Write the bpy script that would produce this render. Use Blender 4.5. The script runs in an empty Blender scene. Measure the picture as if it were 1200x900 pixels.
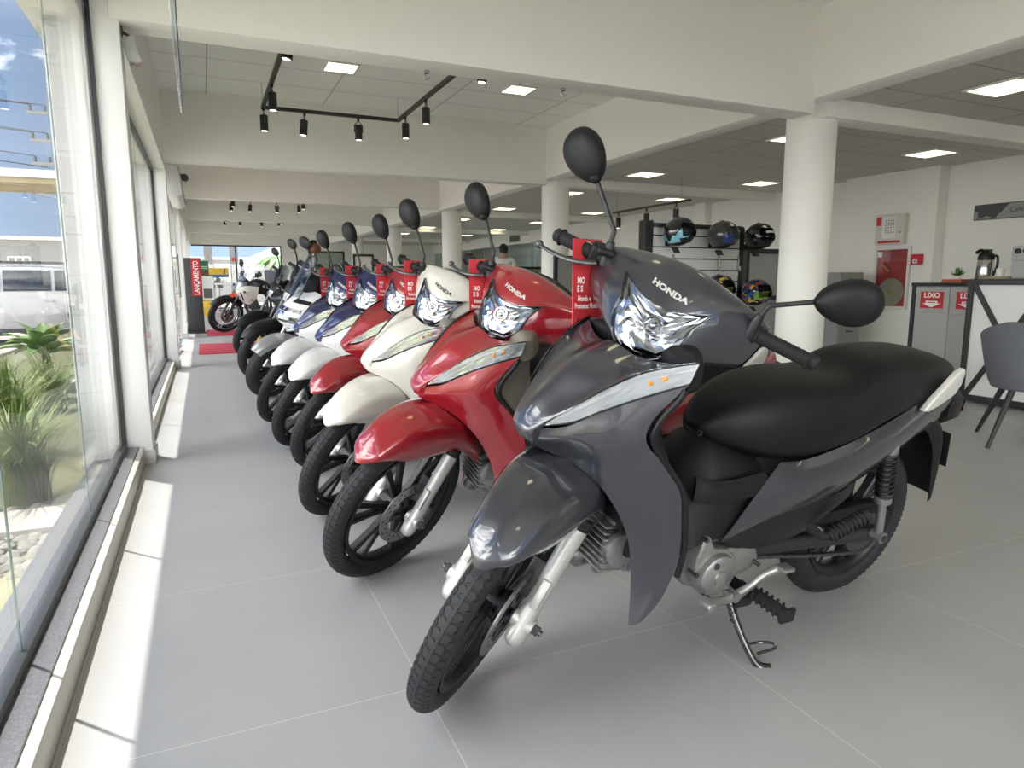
import bpy, bmesh, math, random
from mathutils import Vector, Matrix, noise
random.seed(7)
PI=math.pi
SC=bpy.context.scene
COL=SC.collection
R=math.radians
# ------------------------------------------------------------------ materials
MAT={}
def mat(name,col=(.8,.8,.8),rough=.5,metal=0.,coat=0.,bump=None,noise_col=None,emit=None,spec=.5,flake=0.,trans=0.):
    m=bpy.data.materials.new(name); m.use_nodes=True
    nt=m.node_tree; b=nt.nodes['Principled BSDF']
    b.inputs['Base Color'].default_value=(*col,1); b.inputs['Roughness'].default_value=rough
    b.inputs['Metallic'].default_value=metal; b.inputs['Coat Weight'].default_value=coat
    b.inputs['Coat Roughness'].default_value=.04
    if coat and name.startswith('paint'): b.inputs['Coat IOR'].default_value=1.75
    b.inputs['Specular IOR Level'].default_value=spec
    if trans: b.inputs['Transmission Weight'].default_value=trans
    tc=None
    if bump or noise_col:
        tc=nt.nodes.new('ShaderNodeTexCoord')
    if noise_col:   # (scale, second colour, contrast)
        n=nt.nodes.new('ShaderNodeTexNoise'); n.inputs['Scale'].default_value=noise_col[0]; n.inputs['Detail'].default_value=6
        r=nt.nodes.new('ShaderNodeValToRGB'); c=noise_col[2]
        r.color_ramp.elements[0].position=.5-c; r.color_ramp.elements[1].position=.5+c
        r.color_ramp.elements[0].color=(*col,1); r.color_ramp.elements[1].color=(*noise_col[1],1)
        nt.links.new(tc.outputs['Object'],n.inputs['Vector']); nt.links.new(n.outputs['Fac'],r.inputs['Fac'])
        nt.links.new(r.outputs['Color'],b.inputs['Base Color'])
    if bump:        # (scale, strength, distance)
        n=nt.nodes.new('ShaderNodeTexNoise'); n.inputs['Scale'].default_value=bump[0]; n.inputs['Detail'].default_value=4
        u=nt.nodes.new('ShaderNodeBump'); u.inputs['Strength'].default_value=bump[1]; u.inputs['Distance'].default_value=bump[2]
        nt.links.new(tc.outputs['Object'],n.inputs['Vector']); nt.links.new(n.outputs['Fac'],u.inputs['Height'])
        nt.links.new(u.outputs['Normal'],b.inputs['Normal'])
    if emit:
        b.inputs['Emission Color'].default_value=(*emit[0],1); b.inputs['Emission Strength'].default_value=emit[1]
    MAT[name]=m
    return m
def glass(name,tint=(1,1,1),refl=1.0,rough=0.0):
    m=bpy.data.materials.new(name); m.use_nodes=True; nt=m.node_tree
    nt.nodes.remove(nt.nodes['Principled BSDF']); out=nt.nodes['Material Output']
    t=nt.nodes.new('ShaderNodeBsdfTransparent'); t.inputs['Color'].default_value=(*tint,1)
    g=nt.nodes.new('ShaderNodeBsdfGlossy'); g.inputs['Roughness'].default_value=rough
    f=nt.nodes.new('ShaderNodeLayerWeight'); f.inputs['Blend'].default_value=.5
    pw=nt.nodes.new('ShaderNodeMath'); pw.operation='POWER'; pw.inputs[1].default_value=5; nt.links.new(f.outputs['Facing'],pw.inputs[0])
    k=nt.nodes.new('ShaderNodeMath'); k.operation='MULTIPLY_ADD'; k.inputs[1].default_value=.62*refl; k.inputs[2].default_value=.035*refl
    x=nt.nodes.new('ShaderNodeMixShader')
    nt.links.new(pw.outputs[0],k.inputs[0]); nt.links.new(k.outputs[0],x.inputs[0])
    nt.links.new(t.outputs[0],x.inputs[1]); nt.links.new(g.outputs[0],x.inputs[2]); nt.links.new(x.outputs[0],out.inputs[0])
    MAT[name]=m; return m
def emat(name,col,s):
    m=bpy.data.materials.new(name); m.use_nodes=True; nt=m.node_tree
    nt.nodes.remove(nt.nodes['Principled BSDF'])
    e=nt.nodes.new('ShaderNodeEmission'); e.inputs[0].default_value=(*col,1); e.inputs[1].default_value=s
    nt.links.new(e.outputs[0],nt.nodes['Material Output'].inputs[0]); MAT[name]=m; return m

# ------------------------------------------------------------------ curves and patches
def crp(p0,p1,p2,p3,t):
    return .5*((2*p1)+(p2-p0)*t+(2*p0-5*p1+4*p2-p3)*t*t+(3*p1-p0-3*p2+p3)*t*t*t)
def cr_eval(P,s):
    n=len(P)
    i=min(max(int(math.floor(s)),0),n-2); t=s-i
    a=P[i]; b=P[i+1]
    z=P[i-1] if i>0 else 2*a-b
    d=P[i+2] if i+2<n else 2*b-a
    return crp(z,a,b,d,t)
def spline(pts,k=6):
    P=[Vector(p) for p in pts]
    n=(len(P)-1)*k
    return [cr_eval(P,i/k) for i in range(n+1)]
class Patch:
    def __init__(s,rows):
        s.r=[[Vector(p) for p in row] for row in rows]; s.R=len(rows); s.C=len(rows[0])
    def ev(s,u,v):
        return cr_eval([cr_eval(row,u) for row in s.r],v)
    def nrm(s,u,v,hint):
        e=.02
        u0,u1=max(u-e,0),min(u+e,s.C-1); v0,v1=max(v-e,0),min(v+e,s.R-1)
        n=(s.ev(u1,v)-s.ev(u0,v)).cross(s.ev(u,v1)-s.ev(u,v0))
        if n.length<1e-9: n=Vector(hint)
        n.normalize()
        return n if n.dot(Vector(hint))>0 else -n
    def grid(s,ku,kv):
        cu=(s.C-1)*ku; cv=(s.R-1)*kv
        return [[s.ev(i/ku,j/kv) for i in range(cu+1)] for j in range(cv+1)]
# ------------------------------------------------------------------ mesh builder
class MB:
    def __init__(s): s.v=[]; s.f=[]; s.m=[]; s.mi=0; s.X=None
    def add(s,vs,fs):
        o=len(s.v)
        if s.X is not None: vs=[s.X@Vector(v) for v in vs]
        s.v+= [tuple(v) for v in vs]
        for f in fs: s.f.append([i+o for i in f]); s.m.append(s.mi)
        return s
    def mat(s,i): s.mi=i; return s
    def xf(s,M): s.X=M; return s
    def grid(s,g,thick=0,hint=None,closed_u=False):
        nv=len(g); nu=len(g[0])
        vs=[p for row in g for p in row]
        fs=[]
        for j in range(nv-1):
            for i in range(nu if closed_u else nu-1):
                a=j*nu+i; b=j*nu+(i+1)%nu
                fs.append([a,b,b+nu,a+nu])
        if thick:
            # orient then offset along vertex normals
            N=[Vector((0,0,0)) for _ in vs]
            for f in fs:
                n=(vs[f[2]]-vs[f[0]]).cross(vs[f[3]]-vs[f[1]])
                for k in f: N[k]+=n
            tot=Vector((0,0,0))
            for n in N: tot+=n
            flip=False
            if hint is not None:
                if callable(hint): flip=sum(N[k].dot(hint(vs[k])) for k in range(len(vs)))<0
                else: flip=tot.dot(Vector(hint))<0
            if flip:
                fs=[f[::-1] for f in fs]; N=[-n for n in N]
            o=len(vs)
            vs=list(vs)+[v-n.normalized()*thick if n.length>0 else v for v,n in zip(vs,N)]
            fs2=[[k+o for k in f[::-1]] for f in fs]
            ed={}
            for f in fs:
                for k in range(4):
                    e=(f[k],f[(k+1)%4]); ed[e]=1
            rim=[]
            for (a,b) in ed:
                if (b,a) not in ed and a!=b: rim.append([b,a,a+o,b+o])
            fs=fs+fs2+rim
        return s.add(vs,fs)
    def patch(s,rows,ku=5,kv=5,thick=.003,hint=(0,0,1),mirror=False):
        P=Patch(rows); g=P.grid(ku,kv); s.grid(g,thick,hint)
        if mirror:
            s.grid([[Vector((p.x,-p.y,p.z)) for p in row] for row in g],thick,(hint[0],-hint[1],hint[2]))
        return s
    def box(s,c,d,rot=None):
        x,y,z=[k/2 for k in d]
        vs=[Vector((i*x,j*y,k*z)) for i in(-1,1) for j in(-1,1) for k in(-1,1)]
        if rot is not None: vs=[rot@v for v in vs]
        vs=[v+Vector(c) for v in vs]
        return s.add(vs,[[0,1,3,2],[4,6,7,5],[0,4,5,1],[2,3,7,6],[0,2,6,4],[1,5,7,3]])
    def b2(s,a,b):
        return s.box([(p+q)/2 for p,q in zip(a,b)],[abs(p-q) for p,q in zip(a,b)])
    def tube(s,pts,r,n=10,caps=True,k=0,flat=1.0):
        P=spline(pts,k) if k else [Vector(p) for p in pts]
        m=len(P); rr=r if callable(r) else (lambda t:r) if not isinstance(r,(list,tuple)) else (lambda t:cr_eval(list(r),t*(len(r)-1)))
        up=None; rings=[]
        for i in range(m):
            t=(P[min(i+1,m-1)]-P[max(i-1,0)]).normalized()
            if up is None:
                up=Vector((0,0,1)) if abs(t.z)<.9 else Vector((1,0,0))
            up=(up-t*up.dot(t)).normalized(); sd=t.cross(up)
            q=rr(i/(m-1))
            rings.append([P[i]+(up*math.cos(2*PI*j/n)*flat+sd*math.sin(2*PI*j/n))*q for j in range(n)])
        vs=[p for g in rings for p in g]; fs=[]
        for i in range(m-1):
            for j in range(n):
                a=i*n+j; b=i*n+(j+1)%n; fs.append([a,b,b+n,a+n])
        if caps: fs+=[list(range(n))[::-1],[(m-1)*n+j for j in range(n)]]
        return s.add(vs,fs)
    def lathe(s,prof,c=(0,0,0),axis='y',n=32,a0=0,a1=2*PI):
        # prof: (radius, along axis)
        full=abs(a1-a0-2*PI)<1e-6; cnt=n if full else n+1
        vs=[];fs=[]
        for i in range(cnt):
            a=a0+(a1-a0)*i/n; ca,sa=math.cos(a),math.sin(a)
            for (r,h) in prof:
                p={'y':(r*ca,h,r*sa),'z':(r*ca,r*sa,h),'x':(h,r*ca,r*sa)}[axis]
                vs.append(Vector(p)+Vector(c))
        k=len(prof)
        for i in range(n):
            for j in range(k-1):
                a=i*k+j; b=((i+1)%cnt)*k+j
                fs.append([a,b,b+1,a+1])
        return s.add(vs,fs)
    def cyl(s,a,b,r,n=16): return s.tube([a,b],r,n)
    def ball(s,c,r,n=12,m=8):
        if not isinstance(r,(tuple,list)): r=(r,r,r)
        vs=[];fs=[]
        for i in range(m+1):
            t=PI*i/m
            for j in range(n):
                p=2*PI*j/n; vs.append(Vector((c[0]+r[0]*math.sin(t)*math.cos(p),c[1]+r[1]*math.sin(t)*math.sin(p),c[2]+r[2]*math.cos(t))))
        for i in range(m):
            for j in range(n):
                a=i*n+j;b=i*n+(j+1)%n; fs.append([a,a+n,b+n,b])
        return s.add(vs,fs)
    def prism(s,poly,a0,a1,axis='y'):
        # poly in the two other axes, in order
        f={'y':lambda p,h:(p[0],h,p[1]),'x':lambda p,h:(h,p[0],p[1]),'z':lambda p,h:(p[0],p[1],h)}[axis]
        n=len(poly)
        vs=[Vector(f(p,a0)) for p in poly]+[Vector(f(p,a1)) for p in poly]
        fs=[list(range(n)),[n+i for i in range(n)][::-1]]+[[i,i+n,(i+1)%n+n,(i+1)%n] for i in range(n)]
        return s.add(vs,fs)
    def loft(s,loops,caps=True):
        n=len(loops[0]); vs=[Vector(p) for l in loops for p in l]; fs=[]
        for i in range(len(loops)-1):
            for j in range(n):
                a=i*n+j;b=i*n+(j+1)%n; fs.append([a,b,b+n,a+n])
        if caps: fs+=[list(range(n))[::-1],[(len(loops)-1)*n+j for j in range(n)]]
        return s.add(vs,fs)
    def sloft(s,loops,k=4,caps=True):
        L=[[Vector(p) for p in l] for l in loops]; n=len(L[0]); out=[]
        for i in range((len(L)-1)*k+1):
            out.append([cr_eval([l[j] for l in L],i/k) for j in range(n)])
        return s.loft(out,caps)
    def text(s,txt,size,M,extrude=0.0,align='CENTER',bold=0.0,sx=1.0):
        vs,fs=text_mesh(txt,size,extrude,align,bold,sx)
        return s.add([M@v for v in vs],fs)
    def build(s,name,mats,parent=None,bevel=0,smooth=38,seg=2,recalc=True,weld=0):
        me=bpy.data.meshes.new(name); bm=bmesh.new()
        bv=[bm.verts.new(v) for v in s.v]
        for f,mi in zip(s.f,s.m):
            ids=[]
            for i in f:
                if i not in ids: ids.append(i)
            if len(ids)<3: continue
            try: q=bm.faces.new([bv[i] for i in ids]); q.material_index=mi
            except ValueError: pass
        if weld: bmesh.ops.remove_doubles(bm,verts=bm.verts,dist=weld)
        if recalc: bmesh.ops.recalc_face_normals(bm,faces=bm.faces)
        if bevel:
            es=[e for e in bm.edges if len(e.link_faces)==2 and e.calc_face_angle(0)>R(32)]
            if es: bmesh.ops.bevel(bm,geom=es,offset=bevel,segments=seg,profile=.5,affect='EDGES',clamp_overlap=True)
        for f in bm.faces: f.smooth=smooth>0
        bm.to_mesh(me); bm.free()
        if not isinstance(mats,(list,tuple)): mats=[mats]
        for m in mats: me.materials.append(MAT[m] if isinstance(m,str) else m)
        if smooth>0: me.set_sharp_from_angle(angle=R(smooth))
        o=bpy.data.objects.new(name,me); COL.objects.link(o)
        if parent is not None: o.parent=parent
        return o
_TC={}
def text_mesh(txt,size,extrude=0.,align='CENTER',bold=0.,sx=1.):
    key=(txt,size,extrude,align,bold,sx)
    if key not in _TC:
        c=bpy.data.curves.new('t','FONT'); c.body=txt; c.size=size; c.extrude=extrude; c.align_x=align; c.align_y='CENTER'
        c.offset=bold; c.resolution_u=3
        o=bpy.data.objects.new('t',c); COL.objects.link(o)
        bpy.context.view_layer.update()
        me=bpy.data.meshes.new_from_object(o.evaluated_get(bpy.context.evaluated_depsgraph_get()))
        _TC[key]=([Vector((v.co.x*sx,v.co.y,v.co.z)) for v in me.vertices],[list(p.vertices) for p in me.polygons])
        bpy.data.objects.remove(o); bpy.data.meshes.remove(me); bpy.data.curves.remove(c)
    return _TC[key]
def frame(o,ex,ey):
    # matrix taking (x,y,z) to o + x ex + y ey + z ez
    ex=Vector(ex).normalized(); ey=Vector(ey); ey=(ey-ex*ey.dot(ex)).normalized(); ez=ex.cross(ey)
    M=Matrix((ex,ey,ez)).transposed().to_4x4(); M.translation=Vector(o); return M
def tag(o,label,cat,group=None):
    o['label']=label; o['category']=cat
    if group: o['group']=group
    return o
def empty(name,loc,rz=0,label=None,cat=None,group=None):
    o=bpy.data.objects.new(name,None); o.empty_display_size=.1; COL.objects.link(o); o.location=loc; o.rotation_euler=(0,0,rz)
    if label: tag(o,label,cat,group)
    return o
def struct(o): o['kind']='structure'; return o
def copy_tree(o,parent=None):
    c=o.copy(); COL.objects.link(c)
    if parent is not None: c.parent=parent
    for ch in list(o.children): copy_tree(ch,c)
    return c
# ------------------------------------------------------------------ shared materials
mat('plaster',(.90,.885,.83),.85,bump=(60,.05,.002))
mat('plaster_cool',(.86,.855,.82),.85)
mat('white_metal',(.88,.88,.86),.45)
mat('lamp_grey',(.42,.42,.42),.4)
mat('skirting',(.55,.55,.53),.5)
mat('granite',(.07,.075,.085),.35,noise_col=(180,(.14,.145,.16),.18))
mat('granite_top',(.10,.105,.12),.38,noise_col=(220,(.2,.2,.21),.2))
mat('cream_profile',(.52,.50,.44),.35)
mat('black_metal',(.016,.017,.019),.45)
mat('dark_frame',(.05,.055,.06),.4,.3)
mat('black_plastic',(.008,.008,.009),.5,spec=.28,bump=(900,.08,.0005))
mat('satin_black',(.009,.0095,.011),.34,spec=.35)
mat('gloss_black',(.008,.008,.01),.12,coat=1)
mat('rubber',(.015,.015,.016),.72,spec=.3)
mat('tire_rubber',(.020,.021,.023),.62,spec=.35)
mat('seat_vinyl',(.007,.007,.008),.46,spec=.25,bump=(700,.25,.0006))
mat('cast_silver',(.42,.42,.41),.40,.8,noise_col=(40,(.31,.31,.30),.25))
mat('fork_silver',(.58,.58,.56),.4,.5,noise_col=(60,(.46,.46,.44),.3))
mat('signal_reflector',(.74,.76,.79),.16,.9)
mat('chrome',(.55,.55,.55),.14,1)
mat('reflector',(.40,.42,.46),.08,1)
mat('steel_dark',(.12,.12,.125),.4,.8)
mat('disc_steel',(.32,.31,.30),.38,.9)
mat('alu_handle',(.68,.67,.63),.35,.3)
mat('amber',(.8,.28,.02),.3)
mat('red_lens',(.06,.003,.004),.15,coat=1)
mat('paint_grey',(.043,.045,.059),.34,.55,1)
mat('paint_red',(.29,.006,.016),.3,.15,1)
mat('paint_white',(.66,.645,.585),.3,0,1)
mat('paint_pearl',(.72,.73,.73),.3,0,1)
mat('paint_blue',(.006,.013,.085),.3,.2,1)
mat('paint_silver',(.42,.43,.44),.3,.6,1)
mat('paint_orange',(.62,.06,.02),.3,0,1)
mat('cover_taupe',(.20,.18,.15),.55)
mat('letter_silver',(.8,.8,.78),.3,.6)
mat('letter_white',(.9,.9,.88),.5)
mat('letter_dark',(.05,.05,.055),.4)
mat('tag_red',(.55,.035,.045),.45)
mat('print_black',(.02,.02,.022),.5)
mat('sign_red',(.55,.02,.03),.45)
mat('mat_red',(.42,.035,.06),.9,bump=(300,.3,.002),noise_col=(90,(.33,.03,.05),.2))
mat('totem_grey',(.05,.052,.056),.45)
mat('lamp_white',(.8,.8,.78),.35)
emat('led_panel',(1.,.89,.55),3.2)
emat('led_office_fill',(1.,.97,.9),7.)
emat('spot_glow',(1.,.95,.86),3.)
glass('window_glass',(.98,.985,.975),1.0)
glass('lens_glass',(.97,.98,.98),1.0)
glass('acrylic',(.84,.87,.89),1.5)
glass('screen_smoke',(.30,.31,.33),.6)
glass('screen_clear',(.72,.77,.82),.8)
glass('office_glass',(.70,.76,.73),1.0)
mat('glass_edge',(.16,.24,.22),.25)
mat('grey_fabric',(.10,.105,.12),.95,bump=(500,.5,.002),noise_col=(260,(.15,.155,.175),.15))
mat('leg_dark',(.02,.02,.023),.5)
mat('cab_grey',(.42,.42,.41),.55)
mat('panel_white',(.74,.74,.72),.5)
mat('panel_grey',(.30,.31,.30),.6)
mat('slat_white',(.70,.70,.68),.5)
mat('hose_red',(.33,.02,.025),.5)
mat('hose_canvas',(.36,.34,.29),.85)
mat('ivory',(.66,.64,.57),.5)
mat('leaf',(.06,.16,.035),.5,noise_col=(20,(.12,.24,.06),.2))
mat('agave_leaf',(.09,.19,.05),.45,noise_col=(6,(.20,.29,.10),.25))
mat('grass_leaf',(.10,.17,.035),.55,noise_col=(3,(.26,.28,.10),.2))
mat('bark',(.12,.08,.05),.9)
mat('pebble',(.26,.24,.21),.8,noise_col=(9,(.15,.14,.12),.2))
mat('soil',(.16,.14,.09),.95,noise_col=(12,(.10,.12,.05),.2))
mat('lawn',(.16,.18,.08),.95,noise_col=(5,(.25,.24,.15),.25))
mat('paving',(.40,.37,.33),.9,noise_col=(8,(.33,.30,.27),.2))
mat('asphalt',(.16,.16,.165),.9)
mat('car_white',(.40,.41,.42),.3,0,1)
mat('car_glass',(.02,.024,.03),.08,0,1)
mat('trim_grey',(.05,.05,.052),.5)
mat('terracotta',(.42,.12,.06),.7)
mat('skin',(.45,.27,.19),.6)
mat('hair',(.015,.012,.01),.7)
mat('shirt_white',(.68,.68,.70),.85)
mat('trouser',(.02,.025,.05),.85)
mat('brown_leather',(.12,.048,.022),.6)
mat('green_board',(.03,.14,.06),.5)
mat('yellow',(.75,.48,.04),.5)
mat('blue_sign',(.03,.09,.35),.5)
mat('wood_awning',(.50,.42,.25),.7)
mat('far_wall',(.40,.39,.37),.9)
mat('grey_post',(.30,.30,.30),.8)
mat('cable_black',(.01,.01,.011),.6)
mat('gold',(.5,.33,.1),.35,.8)
# floor: big porcelain tiles with thin joints
def tile_mat(name,col,col2,px,py,ox,oy,joint,jcol,rough,bumpd=0.0,ax=(0,1)):
    m=bpy.data.materials.new(name); m.use_nodes=True; nt=m.node_tree; b=nt.nodes['Principled BSDF']; L=nt.links.new
    tc=nt.nodes.new('ShaderNodeTexCoord'); sp=nt.nodes.new('ShaderNodeSeparateXYZ'); L(tc.outputs['Object'],sp.inputs[0])
    def line(out,p,o,w):
        a=nt.nodes.new('ShaderNodeMath'); a.operation='ADD'; a.inputs[1].default_value=-o+500*p; L(out,a.inputs[0])
        d=nt.nodes.new('ShaderNodeMath'); d.operation='DIVIDE'; d.inputs[1].default_value=p; L(a.outputs[0],d.inputs[0])
        f=nt.nodes.new('ShaderNodeMath'); f.operation='FRACT'; L(d.outputs[0],f.inputs[0])
        l=nt.nodes.new('ShaderNodeMath'); l.operation='LESS_THAN'; l.inputs[1].default_value=w/p; L(f.outputs[0],l.inputs[0]); return l
    a=line(sp.outputs[ax[0]],px,ox,joint); c=line(sp.outputs[ax[1]],py,oy,joint)
    mx=nt.nodes.new('ShaderNodeMath'); mx.operation='MAXIMUM'; L(a.outputs[0],mx.inputs[0]); L(c.outputs[0],mx.inputs[1])
    n=nt.nodes.new('ShaderNodeTexNoise'); n.inputs['Scale'].default_value=1.6; n.inputs['Detail'].default_value=8; n.inputs['Roughness'].default_value=.65
    L(tc.outputs['Object'],n.inputs['Vector'])
    r=nt.nodes.new('ShaderNodeValToRGB'); r.color_ramp.elements[0].position=.3; r.color_ramp.elements[1].position=.72
    r.color_ramp.elements[0].color=(*col,1); r.color_ramp.elements[1].color=(*col2,1); L(n.outputs['Fac'],r.inputs['Fac'])
    x=nt.nodes.new('ShaderNodeMix'); x.data_type='RGBA'; L(mx.outputs[0],x.inputs[0]); L(r.outputs['Color'],x.inputs[6]); x.inputs[7].default_value=(*jcol,1)
    L(x.outputs[2],b.inputs['Base Color']); b.inputs['Roughness'].default_value=rough
    if bumpd:
        u=nt.nodes.new('ShaderNodeBump'); u.invert=True; u.inputs['Distance'].default_value=bumpd; L(mx.outputs[0],u.inputs['Height']); L(u.outputs['Normal'],b.inputs['Normal'])
    MAT[name]=m; return m
tile_mat('floor_tile',(.385,.385,.388),(.44,.44,.443),.762,.795,.425,1.475,.0035,(.56,.55,.53),.38)
tile_mat('ceiling_tile',(.92,.91,.87),(.93,.92,.88),1.24,.62,.15,4.7,.012,(.5,.5,.47),.9,.004)
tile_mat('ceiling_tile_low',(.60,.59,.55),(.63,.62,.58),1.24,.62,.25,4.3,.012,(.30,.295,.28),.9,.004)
tile_mat('pillar_tile',(.60,.61,.61),(.64,.65,.65),.09,.2,.0,.0,.004,(.46,.47,.47),.4,.002,(0,2))
tile_mat('street_paver',(.34,.31,.28),(.42,.39,.35),.22,.22,.0,.0,.012,(.2,.18,.16),.9,.004)
# ------------------------------------------------------------------ the small motorcycle (x forward, y left, z up, rear contact at 0)
WB=1.247; RAKE=R(26.5); AXIS=Vector((-math.sin(RAKE),0,math.cos(RAKE))); PIV=Vector((WB+.08,0,0))
def steer_matrix(d): return Matrix.Translation(PIV)@Matrix.Rotation(d,4,AXIS)@Matrix.Translation(-PIV)
STEERED=set()
def tire_mesh(mb,c,Rr,r,w=1.0,rows=(21,52),n=74,pad=.0016):
    prof=[]
    base=Rr-r
    for i in range(17):
        a=-PI*.78+2*PI*.78*i/16
        rad=r-(.0016 if abs(a)<1.25 else 0)
        prof.append((base+rad*math.cos(a),w*rad*math.sin(a)))
    mb.lathe(prof,c,'y',64)
    # raised hexagonal tread blocks and a centre rib
    def P(t,psi,q): return Vector(c)+Vector(((base+q*math.cos(psi))*math.cos(t),w*q*math.sin(psi),(base+q*math.cos(psi))*math.sin(t)))
    rib=[P(0,0,r)]
    for k in range(n):
        for s in (-1,1):
            for row,ps in enumerate(rows):
                t0=2*PI*(k+.5*(row%2))/n; p0=R(ps)*s
                rr=base+r*math.cos(p0)
                dt=.84*PI/n; dp=.0112/r*(.9 if row else 1)
                top=[];bot=[]
                for h in range(6):
                    a=PI/3*h
                    top.append(P(t0+dt*math.cos(a)*.95,p0+dp*math.sin(a)*.92,r+.0004)); bot.append(P(t0+dt*math.cos(a)*1.05,p0+dp*math.sin(a)*1.04,r-.003))
                mb.add(top+bot,[[0,1,2,3,4,5]]+[[h,h+6,(h+1)%6+6,(h+1)%6] for h in range(6)])
    pr=[(base+r-.003,-.0042),(base+r+.0004,-.0034),(base+r+.0004,.0034),(base+r-.003,.0042)]
    mb.lathe(pr,c,'y',64)
def spokes(mb,c,r0,r1,n,a0,width,thick,split=.0,yo=0):
    for k in range(n):
        a=a0+2*PI*k/n
        for s in ((-1,1) if split else (0,)):
            aa=a+s*split; ab=a+s*split*.35
            p0=Vector(c)+Vector((r0*math.cos(ab),yo,r0*math.sin(ab))); p1=Vector(c)+Vector((r1*math.cos(aa),0,r1*math.sin(aa)))
            d=(p1-p0).normalized(); sd=Vector((-d.z,0,d.x))
            L=[]
            for q,wd,tk in ((p0,width,thick*1.25),((p0+p1)/2,width*.8,thick),(p1,width*1.15,thick*1.1)):
                L.append([q+sd*wd/2+Vector((0,tk*.35,0)),q+sd*wd*.3+Vector((0,tk/2,0)),q-sd*wd*.3+Vector((0,tk/2,0)),q-sd*wd/2+Vector((0,tk*.35,0)),
                          q-sd*wd/2-Vector((0,tk*.35,0)),q-sd*wd*.3-Vector((0,tk/2,0)),q+sd*wd*.3-Vector((0,tk/2,0)),q+sd*wd/2-Vector((0,tk*.35,0))])
            mb.loft(L)
def disc_mesh(mb,c,y,r,ri,n=24):
    mb.lathe([(ri,y-.002),(r,y-.002),(r,y+.002),(ri,y+.002),(ri,y-.002)],c,'y',48)
    mb.mat(1)
    for k in range(n):
        for j,q in enumerate((.35,.75)):
            a=2*PI*(k+.5*j)/n; rr=ri+(r-ri)*q
            if j and k%2: continue
            p=Vector(c)+Vector((rr*math.cos(a),0,rr*math.sin(a)))
            mb.cyl(p+Vector((0,y-.0023,0)),p+Vector((0,y+.0023,0)),.0042,8)
    mb.mat(0)

# control net of the headlight cowl, in the straight-ahead position
_ch=[  # half rows: y 0 .. .215
 [(.775,0,1.018),(.775,.05,1.015),(.765,.105,1.003),(.752,.16,.985),(.728,.216,.958)],
 [(.812,0,1.026),(.812,.05,1.022),(.80,.105,1.008),(.778,.16,.990),(.742,.218,.962)],
 [(.860,0,1.010),(.857,.05,1.006),(.840,.105,.990),(.806,.16,.972),(.758,.220,.950)],
 [(.905,0,.968),(.899,.05,.964),(.875,.105,.952),(.828,.16,.938),(.768,.219,.928)],
 [(.940,0,.915),(.931,.05,.912),(.902,.10,.905),(.846,.155,.898),(.775,.214,.897)],
 [(.962,0,.862),(.950,.05,.863),(.914,.095,.863),(.852,.145,.862),(.780,.202,.862)],
 [(.955,0,.836),(.940,.047,.838),(.902,.088,.842),(.840,.135,.845),(.772,.190,.848)],
 [(.915,0,.826),(.902,.04,.828),(.868,.075,.832),(.812,.12,.838),(.755,.175,.845)]]
COWL=Patch([[(x,-y,z) for (x,y,z) in row[:0:-1]]+list(row) for row in _ch])
_cg=[(u/8,v/8) for u in range(0,65) for v in range(8,49)]
_cp=[COWL.ev(u,v) for u,v in _cg]
def cowl_at(y,z,off):
    k=min(range(len(_cp)),key=lambda i:(_cp[i].y-y)**2+(_cp[i].z-z)**2)
    u,v=_cg[k]; p=_cp[k]; n=COWL.nrm(u,v,(1,0,.5))
    # slide on the tangent plane to the exact y,z
    dx=-(n.y*(y-p.y)+n.z*(z-p.z))/max(n.x,.2)
    return Vector((p.x+dx,y,z))+n*off
STAR=[(0,.948),(.030,.950),(.065,.957),(.106,.968),(.094,.948),(.085,.930),(.084,.912),(.081,.893),(.071,.873),(.054,.856),(.03,.845),(0,.841)]
STAR=STAR+[(-y,z) for (y,z) in STAR[-2:0:-1]]
def star_ring(k,grow=0.):
    cy,cz=0,.902
    return [(cy+(y-cy)*k*(1+grow),cz+(z-cz)*k*(1+grow)) for (y,z) in STAR]

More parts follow.
